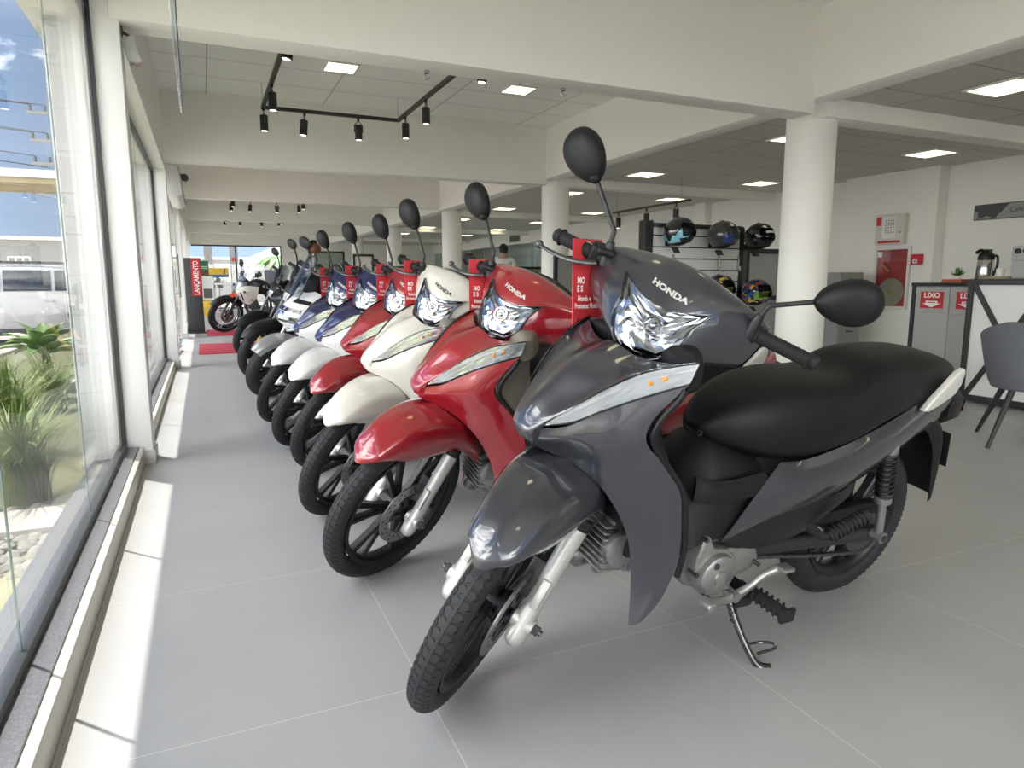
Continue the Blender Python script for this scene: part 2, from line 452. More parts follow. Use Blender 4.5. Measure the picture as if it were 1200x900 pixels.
def make_bike():
    rng=random.Random(3)
    root=empty('motorcycle',(0,0,0))
    P={}
    def part(mb,name,mats,parent=root,steered=False,paint=None,**k):
        o=mb.build(name,mats,parent,**k)
        if steered and parent is root: o['steered']=1
        if paint: o['paint']=paint
        return o
    FC=(WB,0,.276)
    # ---- front wheel
    m=MB(); m.lathe([(.216,-.022),(.219,-.026),(.206,-.024),(.198,-.012),(.196,0),(.198,.012),(.206,.024),(.219,.026),(.216,.022),(.205,0),(.216,-.022)],FC,'y',56)
    m.lathe([(.012,-.055),(.032,-.05),(.036,-.02),(.036,.02),(.045,.03),(.045,.042),(.012,.05)],FC,'y',28)
    spokes(m,FC,.034,.200,6,.3,.021,.024,.16)
    fw=part(m,'front_wheel','satin_black',steered=True)
    m=MB(); tire_mesh(m,FC,.276,.031); part(m,'tire','tire_rubber',fw,smooth=30)
    m=MB(); disc_mesh(m,FC,.050,.110,.074); 
    m.mat(1); spokes(m,(FC[0],FC[1]+.05,FC[2]),.03,.076,5,.1,.018,.005); m.mat(0)
    d=part(m,'brake_disc',['disc_steel','black_metal'],fw,smooth=30); d['label']='drilled steel brake disc'
    # ---- fork
    up=Vector((-math.sin(R(28)),0,math.cos(R(28))))
    for s in (-1,1):
        ax=Vector((WB,.088*s,.276)); b=ax+Vector((.008,0,-.008))-up*.045; t=ax+up*.245
        m=MB(); m.tube([b,b+up*.012,ax-up*.01,ax+up*.05,ax+up*.11,t-up*.05,t],[.012,.021,.0235,.0205,.0205,.022,.0235],18,k=5)
        m.tube([ax-Vector((0,.026*s,0)),ax+Vector((0,.026*s,0))],.021,16)
        m.box(ax+Vector((-.026,.004*s,.075)),(.03,.02,.07),Matrix.Rotation(-R(28),3,'Y'))
        lg=part(m,'fork_leg','fork_silver',steered=True,bevel=.002)
        m=MB(); m.tube([t-up*.004,t+up*.022],.0245,18); part(m,'dust_seal','rubber',lg,bevel=.003)
        m=MB(); m.tube([t+up*.02,t+up*.075],.0145,16); part(m,'stanchion','chrome',lg)
        m=MB(); m.tube([ax+Vector((0,.024*s,0)),ax+Vector((0,.040*s,0))],.0115,6); m.tube([ax+Vector((0,.038*s,0)),ax+Vector((0,.048*s,0))],.007,10)
        part(m,'axle_nut','steel_dark',lg)
    m=MB(); t=Vector((WB,.088,.276))
    c=t+Vector((-.062,-.028,.075)); m.box(c,(.05,.05,.095),Matrix.Rotation(-R(25),3,'Y')); m.box(c+Vector((-.02,.01,.03)),(.04,.04,.04)); m.cyl(c+Vector((.0,.02,-.025)),c+Vector((0,.036,-.025)),.016); m.cyl(c+Vector((.012,.02,.022)),c+Vector((.012,.036,.022)),.016)
    part(m,'brake_caliper','black_metal',steered=True,bevel=.006)
    m=MB(); m.tube([c+Vector((-.03,0,.03)),c+Vector((-.075,-.005,.06)),c+Vector((-.11,-.01,.16)),c+Vector((-.15,-.02,.26)),(.95,.03,.70)],.0065,8,k=6)
    m.tube([c+Vector((-.05,.01,.0)),c+Vector((-.09,.0,.04)),c+Vector((-.13,-.0,.15)),c+Vector((-.17,-.01,.25))],.008,8,k=5)
    part(m,'brake_hose','rubber',steered=True)
    # ---- front fender
    A=[54,56.5,61,68,77,88,100,113,125,138,149]
    Ro=[.322,.335,.347,.357,.365,.369,.371,.372,.366,.345,.315]
    Rl=[.317,.317,.308,.282,.252,.240,.244,.256,.260,.266,.274]
    Wd=[.030,.044,.057,.068,.079,.090,.100,.108,.112,.113,.110]
    rows=[]
    for ia,(a,ro,rl,w) in enumerate(zip(A,Ro,Rl,Wd)):
        tip=(4.2,2.6,.8)[ia] if ia<3 else 0
        def q(r_,y): aa=R(a-(1.6 if ia==0 else .8 if ia==1 else 0)+tip*(y/w)**2); return (WB+r_*math.cos(aa),y,.276+r_*math.sin(aa))
        h=ro-rl
        k=min(1,h/.07); half=[(ro,0),(ro-.006*k-.02*h,w*.45),(ro-.10*h-.012*k,w*.82),(ro-.42*h-.012*k,w*1.0),(rl+.12*h,w*(1.0-.07*k)),(rl,w*(1.0-.14*k))]
        rows.append([q(r_,-y) for r_,y in half[:0:-1]]+[q(r_,y) for r_,y in half])
    m=MB(); m.grid(Patch(rows).grid(4,4),.003,lambda p:Vector((p.x-WB,0,p.z-.276))); part(m,'front_fender','paint_grey',steered=True,paint='fender',smooth=50)
    # ---- nose cover
    half=[[(.985,0,.857),(.968,.07,.842),(.950,.135,.848),(.922,.192,.860)],
          [(1.035,0,.838),(1.022,.065,.826),(.998,.122,.829),(.952,.182,.852)],
          [(1.085,0,.812),(1.072,.055,.803),(1.05,.10,.805),(1.015,.150,.832)],
          [(1.135,0,.765),(1.122,.045,.757),(1.10,.08,.765),(1.075,.117,.789)],
          [(1.180,0,.718),(1.172,.036,.713),(1.156,.062,.720),(1.130,.084,.739)],
          [(1.201,0,.680),(1.197,.026,.677),(1.187,.044,.683),(1.170,.054,.693)],
          [(1.190,0,.652),(1.187,.022,.652),(1.181,.036,.654),(1.173,.046,.658)]]
    full=[[(x,-y,z) for (x,y,z) in r_[:0:-1]]+r_ for r_ in half]
    m=MB(); m.patch(full,5,5,.003,(1,0,1)); part(m,'front_cover','paint_grey',paint='nose',smooth=50)
    # ---- leg shield sides
    W=[[(1.174,.044,.684),(1.130,.080,.700),(1.086,.116,.735),(1.02,.155,.776),(.932,.197,.816)],
       [(1.186,.032,.652),(1.145,.070,.668),(1.10,.112,.690),(1.05,.150,.714),(.985,.176,.742)],
       [(1.160,.040,.636),(1.125,.078,.648),(1.085,.118,.660),(1.04,.155,.674),(.992,.174,.690)],
       [(1.100,.085,.612),(1.07,.112,.618),(1.035,.143,.624),(.99,.170,.632),(.945,.184,.640)],
       [(1.040,.118,.560),(1.018,.138,.564),(.985,.162,.568),(.945,.182,.572),(.897,.197,.575)],
       [(.990,.131,.490),(.972,.148,.492),(.945,.170,.495),(.915,.188,.498),(.879,.200,.502)],
       [(.963,.139,.430),(.947,.155,.432),(.922,.174,.434),(.897,.191,.436),(.868,.201,.440)],
       [(.949,.144,.370),(.935,.158,.372),(.913,.176,.376),(.892,.191,.382),(.867,.201,.390)],
       [(.941,.150,.300),(.931,.162,.301),(.917,.175,.303),(.905,.187,.306),(.885,.197,.312)],
       [(.939,.157,.240),(.934,.164,.243),(.928,.172,.249),(.921,.180,.256),(.908,.190,.265)],
       [(.938,.161,.217),(.935,.165,.219),(.931,.170,.223),(.928,.175,.228),(.922,.181,.236)]]
    for s in (1,-1):
        m=MB(); m.patch([[(x,y*s,z) for x,y,z in r_] for r_ in W],5,5,.003,(.5,s,.2)); part(m,'leg_shield','paint_grey',paint='shield',smooth=50)
    # ---- turn signals
    for s in (1,-1):
        upr=[(.918,.203,.866),(.965,.183,.855),(1.015,.154,.835),(1.075,.121,.793),(1.128,.086,.742),(1.166,.054,.699)]
        lwr=[(.930,.199,.820),(.975,.178,.800),(1.03,.150,.772),(1.082,.119,.741),(1.120,.089,.712),(1.164,.055,.694)]
        n=Vector((.45,.75*s,.5)).normalized()
        U=[Vector((x,y*s,z)) for x,y,z in upr]; Lw=[Vector((x,y*s,z)) for x,y,z in lwr]
        def rows_(off,k0=0,k1=1,bulge=0): return [[U[i].lerp(Lw[i],k0+(k1-k0)*t)+n*(off+bulge*math.sin(PI*t)) for i in range(6)] for t in (0,.33,.67,1)]
        m=MB(); m.patch(rows_(-.002,-.03,1.06),4,3,.006,n); 
        ts=part(m,'turn_signal','gloss_black')
        m=MB(); g=Patch(rows_(.0015,.05,.93)).grid(5,3)
        g=[[p+n*rng.uniform(-.0006,.0006) for p in r_] for r_ in g]; m.grid(g); part(m,'reflector','signal_reflector',ts,smooth=30)
        m=MB(); 
        for i,k in ((1.15,.45),(1.6,.5)): m.ball(cr_eval(U,i).lerp(cr_eval(Lw,i),k)+n*.004,(.006,.006,.005),8,6)
        part(m,'bulb','amber',ts)
        m=MB(); m.grid(Patch(rows_(.003,.02,.97,.011)).grid(4,4)); part(m,'lens','lens_glass',ts)
    # ---- inner leg cover
    I=[[(.918,.197,.862),(.895,.15,.862),(.885,.08,.865),(.880,0,.867)],
       [(.965,.180,.770),(.920,.14,.77),(.897,.07,.77),(.888,0,.77)],
       [(.985,.172,.705),(.925,.135,.705),(.899,.07,.705),(.890,0,.705)],
       [(.900,.193,.585),(.885,.15,.585),(.868,.075,.588),(.860,0,.59)],
       [(.869,.196,.470),(.860,.15,.475),(.835,.09,.48),(.815,0,.485)],
       [(.866,.196,.390),(.850,.15,.39),(.82,.10,.39),(.80,0,.39)]]
    full=[[(x,-y,z) for (x,y,z) in r_]+[(x,y,z) for (x,y,z) in r_[-2::-1]] for r_ in I]
    m=MB(); m.patch(full,4,4,.003,(-1,0,0)); part(m,'inner_leg_cover','black_plastic',paint='inner',smooth=50)
    for s in (1,-1):
        m=MB(); m.tube([(.935,.197*s,.808),(.945,.194*s,.785),(.972,.180*s,.735),(.975,.176*s,.69),(.93,.186*s,.63),(.886,.198*s,.57),(.866,.202*s,.49),(.856,.203*s,.42),(.860,.202*s,.36)],.007,8,k=5); part(m,'shield_trim','black_plastic')
    V=[[(.925,.190,.860),(.885,.15,.862),(.850,.08,.865),(.84,0,.867)],[(.962,.176,.770),(.890,.14,.77),(.83,.07,.77),(.81,0,.77)],[(.980,.168,.705),(.895,.135,.705),(.825,.07,.705),(.80,0,.705)],[(.896,.188,.590),(.86,.15,.585),(.805,.075,.58),(.775,0,.575)],[(.866,.192,.50),(.835,.15,.49),(.79,.08,.49),(.76,0,.50)]]
    vf=[[(x,-y,z) for (x,y,z) in r_]+[(x,y,z) for (x,y,z) in r_[-2::-1]] for r_ in V]
    m=MB(); m.patch(vf,4,4,.003,(-1,0,0)); o=part(m,'knee_panel','cover_taupe',smooth=50); o['variant']=1
    m=MB(); L=[]
    for y,x0,x1,z0,z1 in ((-.185,.885,.925,.80,.862),(-.14,.845,.915,.785,.868),(-.07,.80,.91,.78,.872),(0,.785,.91,.78,.874),(.07,.80,.91,.78,.872),(.14,.845,.915,.785,.868),(.185,.885,.925,.80,.862)):
        L.append([((x0+x1)/2+(x1-x0)/2*math.copysign(abs(math.cos(a))**.7,math.cos(a)),y,(z0+z1)/2+(z1-z0)/2*math.copysign(abs(math.sin(a))**.7,math.sin(a))) for a in [2*PI*k/18 for k in range(18)]])
    m.sloft(L,3); kp=part(m,'key_panel','black_plastic',paint='inner',smooth=50)
    m=MB(); m.cyl((.815,-.075,.83),(.795,-.075,.835),.014,16); part(m,'key_switch','steel_dark',kp)
    # filler between nose and cowl: steering neck
    m=MB(); m.tube([(.845,0,.93),(.905,0,.82),(.955,0,.70),(1.005,0,.58)],[.034,.032,.032,.034],14,k=3); part(m,'steering_neck','black_metal')
    # ---- cowl, steered
    m=MB(); m.grid(COWL.grid(5,5),.003,(1,0,1)); cw=part(m,'headlight_cowl','paint_grey',steered=True,paint='cowl',smooth=50)
    m=MB()
    tv,tf=text_mesh('HONDA',.0195,.0,'CENTER',.0010,1.22)
    def onc(p):
        y=p.x+.004; z=.981+p.y*.72-.10*y; return y,z
    vs=[]
    for p in tv:
        y,z=onc(p); vs.append(cowl_at(y,z,.0012))
    m.add(vs,tf); part(m,'lettering','letter_silver',cw,recalc=False,paint='letters')
    # rear handlebar cover
    m=MB(); L=[]
    for y,x0,x1,z0,z1 in ((-.212,.725,.765,.875,.945),(-.16,.71,.80,.845,.978),(-.08,.69,.84,.835,1.0),(0,.68,.86,.83,1.008),(.08,.69,.84,.835,1.0),(.16,.71,.80,.845,.978),(.212,.725,.765,.875,.945)):
        L.append([((x0+x1)/2+(x1-x0)/2*math.copysign(abs(math.cos(a))**.6,math.cos(a)),y,(z0+z1)/2+(z1-z0)/2*math.copysign(abs(math.sin(a))**.6,math.sin(a))) for a in [2*PI*k/20 for k in range(20)]])
    m.sloft(L,4); part(m,'handlebar_cover','black_plastic',steered=True,smooth=50)
    # ---- headlight, steered
    rings=[1.0,.86,.70,.54,.38,.2]
    m=MB(); vs=[];fs=[]; nS=len(STAR)
    for ri,k in enumerate(rings):
        for (y,z) in star_ring(k,-.06): vs.append(cowl_at(y,z,.0045+(rng.uniform(-.0028,.0028) if ri else 0)-.004*(1-k)))
    c0=len(vs); vs.append(cowl_at(0,.902,.002))
    for ri in range(len(rings)-1):
        for j in range(nS):
            a=ri*nS+j;b=ri*nS+(j+1)%nS
            fs+= [[a,b,b+nS],[a,b+nS,a+nS]]
    for j in range(nS): fs.append([(len(rings)-1)*nS+j,(len(rings)-1)*nS+(j+1)%nS,c0])
    m.add(vs,fs); hl=part(m,'headlight','reflector',steered=True,smooth=0)
    m=MB(); inn=[cowl_at(y,z,.011) for y,z in star_ring(1,-.05)]; mid=[cowl_at(y,z,.0115) for y,z in star_ring(1,-.015)]; out=[cowl_at(y,z,-.001) for y,z in star_ring(1,.035)]
    base=[cowl_at(y,z,.002) for y,z in star_ring(1,-.055)]
    m.add(base+inn+mid+out,[[r_*nS+j,r_*nS+(j+1)%nS,(r_+1)*nS+(j+1)%nS,(r_+1)*nS+j] for r_ in range(3) for j in range(nS)]); part(m,'bezel','gloss_black',hl,smooth=30)
    m=MB(); vs=[];fs=[]
    for k in (1,.8,.6,.4,.2):
        for (y,z) in star_ring(k,-.045): vs.append(cowl_at(y,z,.0105+.008*(1-k*k)))
    c0=len(vs); vs.append(cowl_at(0,.902,.0185))
    for ri in range(4):
        for j in range(nS):
            a=ri*nS+j;b=ri*nS+(j+1)%nS; fs.append([a,b,b+nS,a+nS])
    for j in range(nS): fs.append([4*nS+j,4*nS+(j+1)%nS,c0])
    m.add(vs,fs); part(m,'lens','lens_glass',hl,smooth=60)
    m=MB(); b=cowl_at(.012,.912,.004); nn=Vector((.85,.1,.5)).normalized(); F=frame(b,nn.orthogonal(),nn.cross(nn.orthogonal())); m.xf(F)
    m.lathe([(.020,.0),(.022,.006),(.019,.006),(.017,.0)],(0,0,0),'z',24); m.lathe([(.012,0),(.013,.005),(.0105,.005)],(0,0,0),'z',20); m.ball((0,0,.004),(.007,.007,.006),12,8)
    part(m,'bulb','chrome',hl)
    # ---- handlebar ends, grips, lever, mirrors
    m=MB(); m.tube([(.775,-.21,.945),(.78,-.12,.945),(.79,0,.945),(.78,.12,.945),(.775,.21,.945)],.011,12,k=4); part(m,'handlebar','black_metal',steered=True)
    for s in (1,-1):
        a=Vector((.776,.196*s,.944)); b=Vector((.752,.345*s,.937)); d=(b-a)
        m=MB(); m.tube([a,a+d*.04,a+d*.06,a+d*.8,a+d*.83,a+d*.86,a+d*.88,a+d*.97,b],[.0225,.0225,.0165,.0165,.0165,.022,.017,.0175,.013],20)
        u=d.normalized()
        for k in range(9):   # raised grip ribs
            q=a+d*(.12+.075*k); m.tube([q,q+u*.005],.0171,18)
        part(m,'grip','rubber',steered=True,smooth=30)
        m=MB(); c=Vector((.772,.212*s,.950)) if s<0 else Vector((.740,.178,.925)); m.box(c,(.05,.05,.045),Matrix.Rotation(-.3*s,3,'Z')); m.box(c+Vector((.02,-.02*s,.018)),(.045,.05,.02),Matrix.Rotation(-.4*s,3,'Z')); part(m,'switch_housing','black_plastic',steered=True,bevel=.009,seg=3)
        # mirror
        base=Vector((.792,.186*s,.965)); el=Vector((.785,.196*s,1.018)); at=Vector((.752,.284*s,1.066)) if s>0 else Vector((.746,-.299,1.103))
        m=MB(); m.tube([base,base.lerp(el,.55),el,el.lerp(at,.12),at.lerp(el,.12),at],.0058,10,k=3)
        m.tube([base-Vector((0,0,.03)),base+Vector((0,.002*s,.012)),base+Vector((0,.004*s,.028))],[.014,.0125,.0095],14)
        mp=part(m,'mirror_stalk','black_metal',steered=True)
        far=Vector((.726,.415*s,1.118)) if s>0 else Vector((.728,-.440,1.208))
        ax_=(far-at).normalized(); c=at+ax_*(.054 if s>0 else .058)
        fwd=Vector((1,.28*s,.05)); fwd=(fwd-ax_*fwd.dot(ax_)).normalized(); wd=fwd.cross(ax_)
        vs=[];fs=[];NA,NB=28,9
        for j in range(NB):
            t=j/(NB-1)*PI*.5; rr=math.cos(t)**.75 if j<NB-1 else 0; h=.034*math.sin(t)
            for i in range(NA):
                a=2*PI*i/NA; lx=math.cos(a); ly=math.sin(a)
                L_=.069; Wd_=.052*(1+.16*lx)*(1-.10*max(0,-lx))
                vs.append(c+ax_*(lx*L_*rr)+wd*(ly*Wd_*rr)+fwd*h)
        for j in range(NB-1):
            for i in range(NA):
                fs.append([j*NA+i,j*NA+(i+1)%NA,(j+1)*NA+(i+1)%NA,(j+1)*NA+i])
        o=len(vs)
        for i in range(NA):
            a=2*PI*i/NA; lx=math.cos(a); vs.append(c+ax_*(lx*.066)+wd*(math.sin(a)*.050*(1+.16*lx))-fwd*.010)
        for i in range(NA): fs.append([i,o+i,o+(i+1)%NA,(i+1)%NA])
        m=MB(); m.add(vs,fs); m.ball(at+fwd*.006,(.017,.017,.014),12,8); mh=part(m,'mirror_head','black_plastic',mp,smooth=50)
        m=MB(); m.add(vs[o:],[list(range(NA))]); part(m,'mirror_glass','chrome',mp)
    m=MB(); m.tube([(.805,-.205,.935),(.825,-.225,.930),(.835,-.262,.922),(.822,-.315,.915),(.806,-.352,.912)],[.010,.0085,.0075,.0065,.006],12,k=5,flat=.7); m.ball((.803,-.357,.912),.0105); part(m,'brake_lever','steel_dark',steered=True)
    # ---- centre tunnel
    def arch(x,zt,wt,zb,wb,n=14):
        L=[]
        for k in range(n+1):
            a=PI*k/n; y=-math.cos(a); L.append((x,(wb+(wt-wb)*math.sin(a)**.8)*math.copysign(abs(y)**.75,y),zb+(zt-zb)*math.sin(a)**.62))
        return L+[(x,wb*.3,zb),(x,-wb*.3,zb)]
    m=MB(); m.sloft([arch(.93,.50,.05,.36,.10),arch(.86,.505,.055,.37,.152),arch(.80,.525,.06,.38,.152),arch(.765,.560,.07,.39,.152),arch(.72,.605,.085,.395,.150),arch(.685,.622,.10,.40,.146),arch(.62,.61,.11,.40,.148),arch(.50,.56,.11,.43,.14),arch(.40,.56,.10,.45,.13)],4)
    tn=part(m,'centre_tunnel','black_plastic',paint='inner',smooth=55)
    for s in (1,-1):
        m=MB(); m.patch([[(.785,.126*s,.562),(.73,.139*s,.550),(.66,.138*s,.547),(.57,.134*s,.552)],[(.790,.136*s,.543),(.73,.151*s,.531),(.66,.150*s,.526),(.56,.146*s,.526)],[(.795,.140*s,.506),(.74,.154*s,.498),(.68,.153*s,.495),(.59,.148*s,.498)]],4,4,.006,(0,s,.3)); part(m,'tunnel_panel','black_plastic',tn,paint='inner')
    m=MB(); m.box((.690,.0,.618),(.03,.06,.022),Matrix.Rotation(.5,3,'Y')); m.box((.690,.028,.626),(.034,.014,.012)); m.box((.690,-.028,.626),(.034,.014,.012)); part(m,'seat_hinge','black_metal',tn,bevel=.003)
    # ---- seat
    def sec(x,zt,zl,w,n=30):
        L=[]
        for k in range(n):
            a=2*PI*k/n; cy,cz=math.cos(a),math.sin(a); zc=zl+(zt-zl)*.36
            e=.62
            y=w*math.copysign(abs(cy)**e,cy); z=zc+(zt-zc if cz>0 else zc-zl)*math.copysign(abs(cz)**(.82 if cz>0 else .6),cz)
            L.append((x,y,z))
        return L
    S=[(.708,.650,.630,.028),(.694,.668,.615,.050),(.664,.698,.598,.076),(.615,.728,.580,.103),(.55,.750,.563,.126),(.46,.763,.555,.143),(.37,.764,.562,.147),(.30,.764,.574,.147),(.245,.773,.588,.145),(.195,.800,.602,.142),(.15,.812,.616,.138),(.08,.817,.634,.131),(-.03,.815,.666,.118),(-.12,.803,.690,.104),(-.19,.785,.712,.085),(-.235,.762,.728,.05)]
    m=MB(); m.sloft([sec(*q) for q in S],5); part(m,'seat','seat_vinyl',smooth=60)
    # ---- painted side covers, lower covers
    SCV=[[(.525,.134,.572),(.58,.148,.528),(.632,.154,.468),(.668,.154,.418),(.690,.152,.388)],
         [(.44,.136,.570),(.475,.158,.535),(.505,.166,.495),(.52,.162,.455),(.535,.150,.425)],
         [(.32,.136,.590),(.335,.160,.556),(.35,.166,.515),(.355,.156,.475),(.36,.142,.444)],
         [(.20,.133,.622),(.205,.154,.585),(.205,.156,.545),(.20,.146,.51),(.195,.130,.478)],
         [(.09,.126,.655),(.085,.144,.622),(.075,.144,.585),(.06,.132,.555),(.05,.116,.530)],
         [(-.06,.110,.700),(-.07,.124,.670),(-.085,.120,.640),(-.10,.110,.615),(-.11,.10,.595)],
         [(-.17,.095,.725),(-.18,.10,.705),(-.195,.096,.680),(-.21,.088,.655),(-.22,.080,.635)],
         [(-.245,.060,.745),(-.26,.062,.72),(-.275,.06,.69),(-.285,.055,.668),(-.29,.05,.648)]]
    for s in (1,-1):
        m=MB(); m.patch([[(x,y*s,z) for x,y,z in r_] for r_ in SCV],5,5,.003,(0,s,0)); part(m,'side_cover','paint_grey',paint='tail',smooth=50)
        m=MB(); m.patch([[(.685,.150*s,.390),(.655,.146*s,.365),(.60,.140*s,.345)],[(.535,.149*s,.425),(.53,.148*s,.385),(.52,.140*s,.335)],[(.36,.141*s,.444),(.37,.140*s,.39),(.40,.135*s,.345)],[(.26,.134*s,.455),(.27,.130*s,.41),(.31,.125*s,.365)],[(.20,.128*s,.476),(.20,.126*s,.445),(.20,.12*s,.42)]],5,5,.004,(0,s,0)); part(m,'lower_cover','satin_black',smooth=50)
    # hidden body core so that nothing shows through
    m=MB(); m.sloft([[(x,y*w,zb+(zt-zb)*z) for y,z in ((-1,0),(-1,.8),(-.7,1),(.7,1),(1,.8),(1,0))] for x,w,zb,zt in ((.60,.105,.40,.56),(.40,.115,.44,.56),(.22,.11,.50,.60),(.05,.10,.55,.66),(-.12,.085,.60,.70),(-.22,.06,.645,.72))],4); part(m,'body_frame','black_metal')
    # ---- tail
    m=MB(); m.sloft([[(x,y*w,zb+(zt-zb)*z) for y,z in ((-1,.25),(-1,.75),(-.6,1),(.6,1),(1,.75),(1,.25),(.6,0),(-.6,0))] for x,w,zb,zt in ((-.20,.094,.59,.705),(-.25,.088,.575,.700),(-.30,.074,.578,.690),(-.34,.052,.590,.672),(-.358,.026,.60,.65))],4); tl=part(m,'tail_light','black_plastic',smooth=50)
    m=MB(); m.sloft([[(x,y*w,zb+(zt-zb)*z) for y,z in ((-1,.25),(-1,.75),(-.6,1),(.6,1),(1,.75),(1,.25),(.6,0),(-.6,0))] for x,w,zb,zt in ((-.315,.072,.60,.672),(-.350,.050,.606,.662),(-.366,.024,.612,.65))],4); part(m,'lens','red_lens',tl,smooth=50)
    m=MB()
    pth=[(-.20,.605),(-.25,.575),(-.29,.52),(-.315,.45),(-.335,.38),(-.35,.315)]
    L=[[(x,-w,z) for w in (.0,)] for x,z in pth]
    rows=[]
    for i,(x,z) in enumerate(pth):
        w=.078-.022*i/5; rows.append([(x+.085-.055*i/5,-w,z-.02),(x+.02,-w,z),(x,-w*.5,z),(x,0,z),(x,w*.5,z),(x+.02,w,z),(x+.085-.055*i/5,w,z-.02)])
    m.patch(rows,3,4,.003,(-1,0,.3)); rf=part(m,'rear_fender','black_plastic',smooth=50)
    m=MB(); m.box((-.316,.01,.485),(.005,.12,.12),Matrix.Rotation(R(14),3,'Y')); m.box((-.295,0,.52),(.05,.06,.05)); part(m,'plate_holder','black_plastic',rf,bevel=.004)
    # ---- grab handles
    for s in (1,-1):
        def fin(y): return [Vector((x,y,z)) for x,z in ((.012,.670),(-.015,.703),(-.055,.742),(-.092,.780),(-.113,.790),(-.122,.778),(-.120,.742),(-.104,.714),(-.056,.686),(-.012,.668))]
        m=MB(); lo=[fin(.128*s),fin(.146*s)]; m.loft([[Vector((p.x,p.y+(.012*s*(-p.x)*2),p.z)) for p in l] for l in lo])
        m.tube([(-.10,.128*s,.73),(-.13,.11*s,.735),(-.16,.09*s,.735)],.012,10)
        part(m,'grab_handle','alu_handle',bevel=.006,seg=3)
    # ---- engine
    cc=[(.775,.300),(.782,.352),(.762,.385),(.748,.418),(.725,.418),(.69,.385),(.62,.375),(.545,.352),(.508,.318),(.512,.276),(.545,.248),(.61,.236),(.68,.226),(.745,.25)]
    m=MB(); m.prism(cc,-.12,.118); en=part(m,'engine','cast_silver',bevel=.012,seg=3)
    m=MB(); m.prism([(.752,.296),(.758,.352),(.745,.410),(.727,.410),(.705,.372),(.655,.362),(.625,.33),(.628,.272),(.665,.238),(.72,.246)],.112,.156); m.prism([(.66,.358),(.60,.352),(.545,.336),(.528,.308),(.545,.276),(.60,.262),(.66,.262)],.112,.142)
    lc=part(m,'crankcase_cover','cast_silver',en,bevel=.008,seg=3)
    m=MB(); m.lathe([(.0,0.1760),(.046,0.1740),(.054,0.1690),(.057,0.1590),(.057,0.1420)],(.690,0,.302),'y',40); part(m,'generator_cover','cast_silver',en,smooth=30)
    for q in ((.742,.404),(.752,.31),(.70,.238),(.64,.262),(.545,.30)): m=MB(); m.cyl((q[0],.13,q[1]),(q[0],.160,q[1]),.006,10); part(m,'cover_bolt','steel_dark',en,smooth=30)
    m=MB(); m.lathe([(0,0.1780),(.008,0.1770),(.009,0.1720)],(.709,0,.336),'y',16); part(m,'inspection_plug','steel_dark',en,smooth=30); m=MB(); m.lathe([(.0,0.1795),(.017,0.1790),(.019,0.1750),(.019,.165)],(.690,0,.302),'y',24); part(m,'crank_cap','cast_silver',en,smooth=30)
    m=MB(); m.text('HONDA',.017,frame((.692,.1755,.268),(-1,0,0),(0,0,1)),.0012,'CENTER',.0004,1.2); part(m,'lettering','cast_silver',en,smooth=30)
    m=MB(); ca=Vector((1,0,.16)).normalized()
    p=Vector((.77,0,.345))
    for k in range(9):
        q=p+ca*(.012+.014*k); m.box(q,(.006,.15,.135),Matrix.Rotation(-.16,3,'Y'))
    m.box(p+ca*.07,(.15,.11,.10),Matrix.Rotation(-.16,3,'Y')); part(m,'cylinder','cast_silver',en,bevel=.002)
    m=MB(); q=p+ca*.165; m.box(q,(.06,.14,.13),Matrix.Rotation(-.16,3,'Y')); m.cyl(q+Vector((0,.06,0)),q+Vector((0,.09,0)),.045,20); m.cyl(q+Vector((.01,.02,-.06)),q+Vector((.005,.02,-.09)),.02)
    m.tube([q+Vector((.01,-.03,-.06)),q+Vector((.03,-.05,-.10)),q+Vector((-.02,-.08,-.13)),q+Vector((-.2,-.11,-.13))],.016,10,k=4)
    
    for k in range(8): m.box(q+Vector((.03,0,-.058+.0165*k)),(.036,.15,.005),Matrix.Rotation(-.16,3,'Y'))
    part(m,'cylinder_head','cast_silver',en,bevel=.002)
    m=MB(); m.tube([(.86,.06,.40),(.86,.08,.47),(.90,.06,.53)],.009,8,k=4); m.box((.90,.0,.46),(.10,.16,.07)); m.box((.955,.05,.40),(.03,.05,.06)); m.box((.89,.09,.43),(.05,.03,.05)); part(m,'engine_mount','black_metal',en,bevel=.006)
    # ---- gear pedal, pegs, stand
    m=MB(); m.tube([(.745,.195,.258),(.72,.178,.242),(.66,.165,.222),(.61,.162,.222),(.56,.165,.245),(.525,.172,.275),(.485,.182,.290)],[.009,.008,.008,.010,.008,.008,.009],12,k=5,flat=1.4); m.cyl((.61,.12,.222),(.61,.172,.222),.014)
    gl=part(m,'gear_pedal','cast_silver')
    m=MB(); m.tube([(.745,.185,.258),(.745,.222,.258)],.0135,16); part(m,'pedal_pad','cast_silver',gl,bevel=.003); m=MB(); m.box((.482,.19,.296),(.040,.034,.012)); part(m,'pedal_pad','cast_silver',gl,bevel=.004)
    m=MB(); m.box((.56,0,.205),(.05,.30,.03)); m.box((.55,.125,.19),(.06,.05,.05)); m.box((.55,-.125,.19),(.06,.05,.05)); ft=part(m,'footrest_bar','black_metal',bevel=.005)
    for s in (1,-1):
        m=MB(); m.tube([(.538,.145*s,.212),(.538,.265*s,.222)],.0165,16)
        for k in range(6): m.box((.538,(.16+.018*k)*s,.216+.0012*k),(.044,.007,.030),Matrix.Rotation(.55*s,3,'Z'))
        m.box((.538,.268*s,.222),(.046,.012,.036))
        part(m,'foot_peg','rubber',ft,bevel=.003)
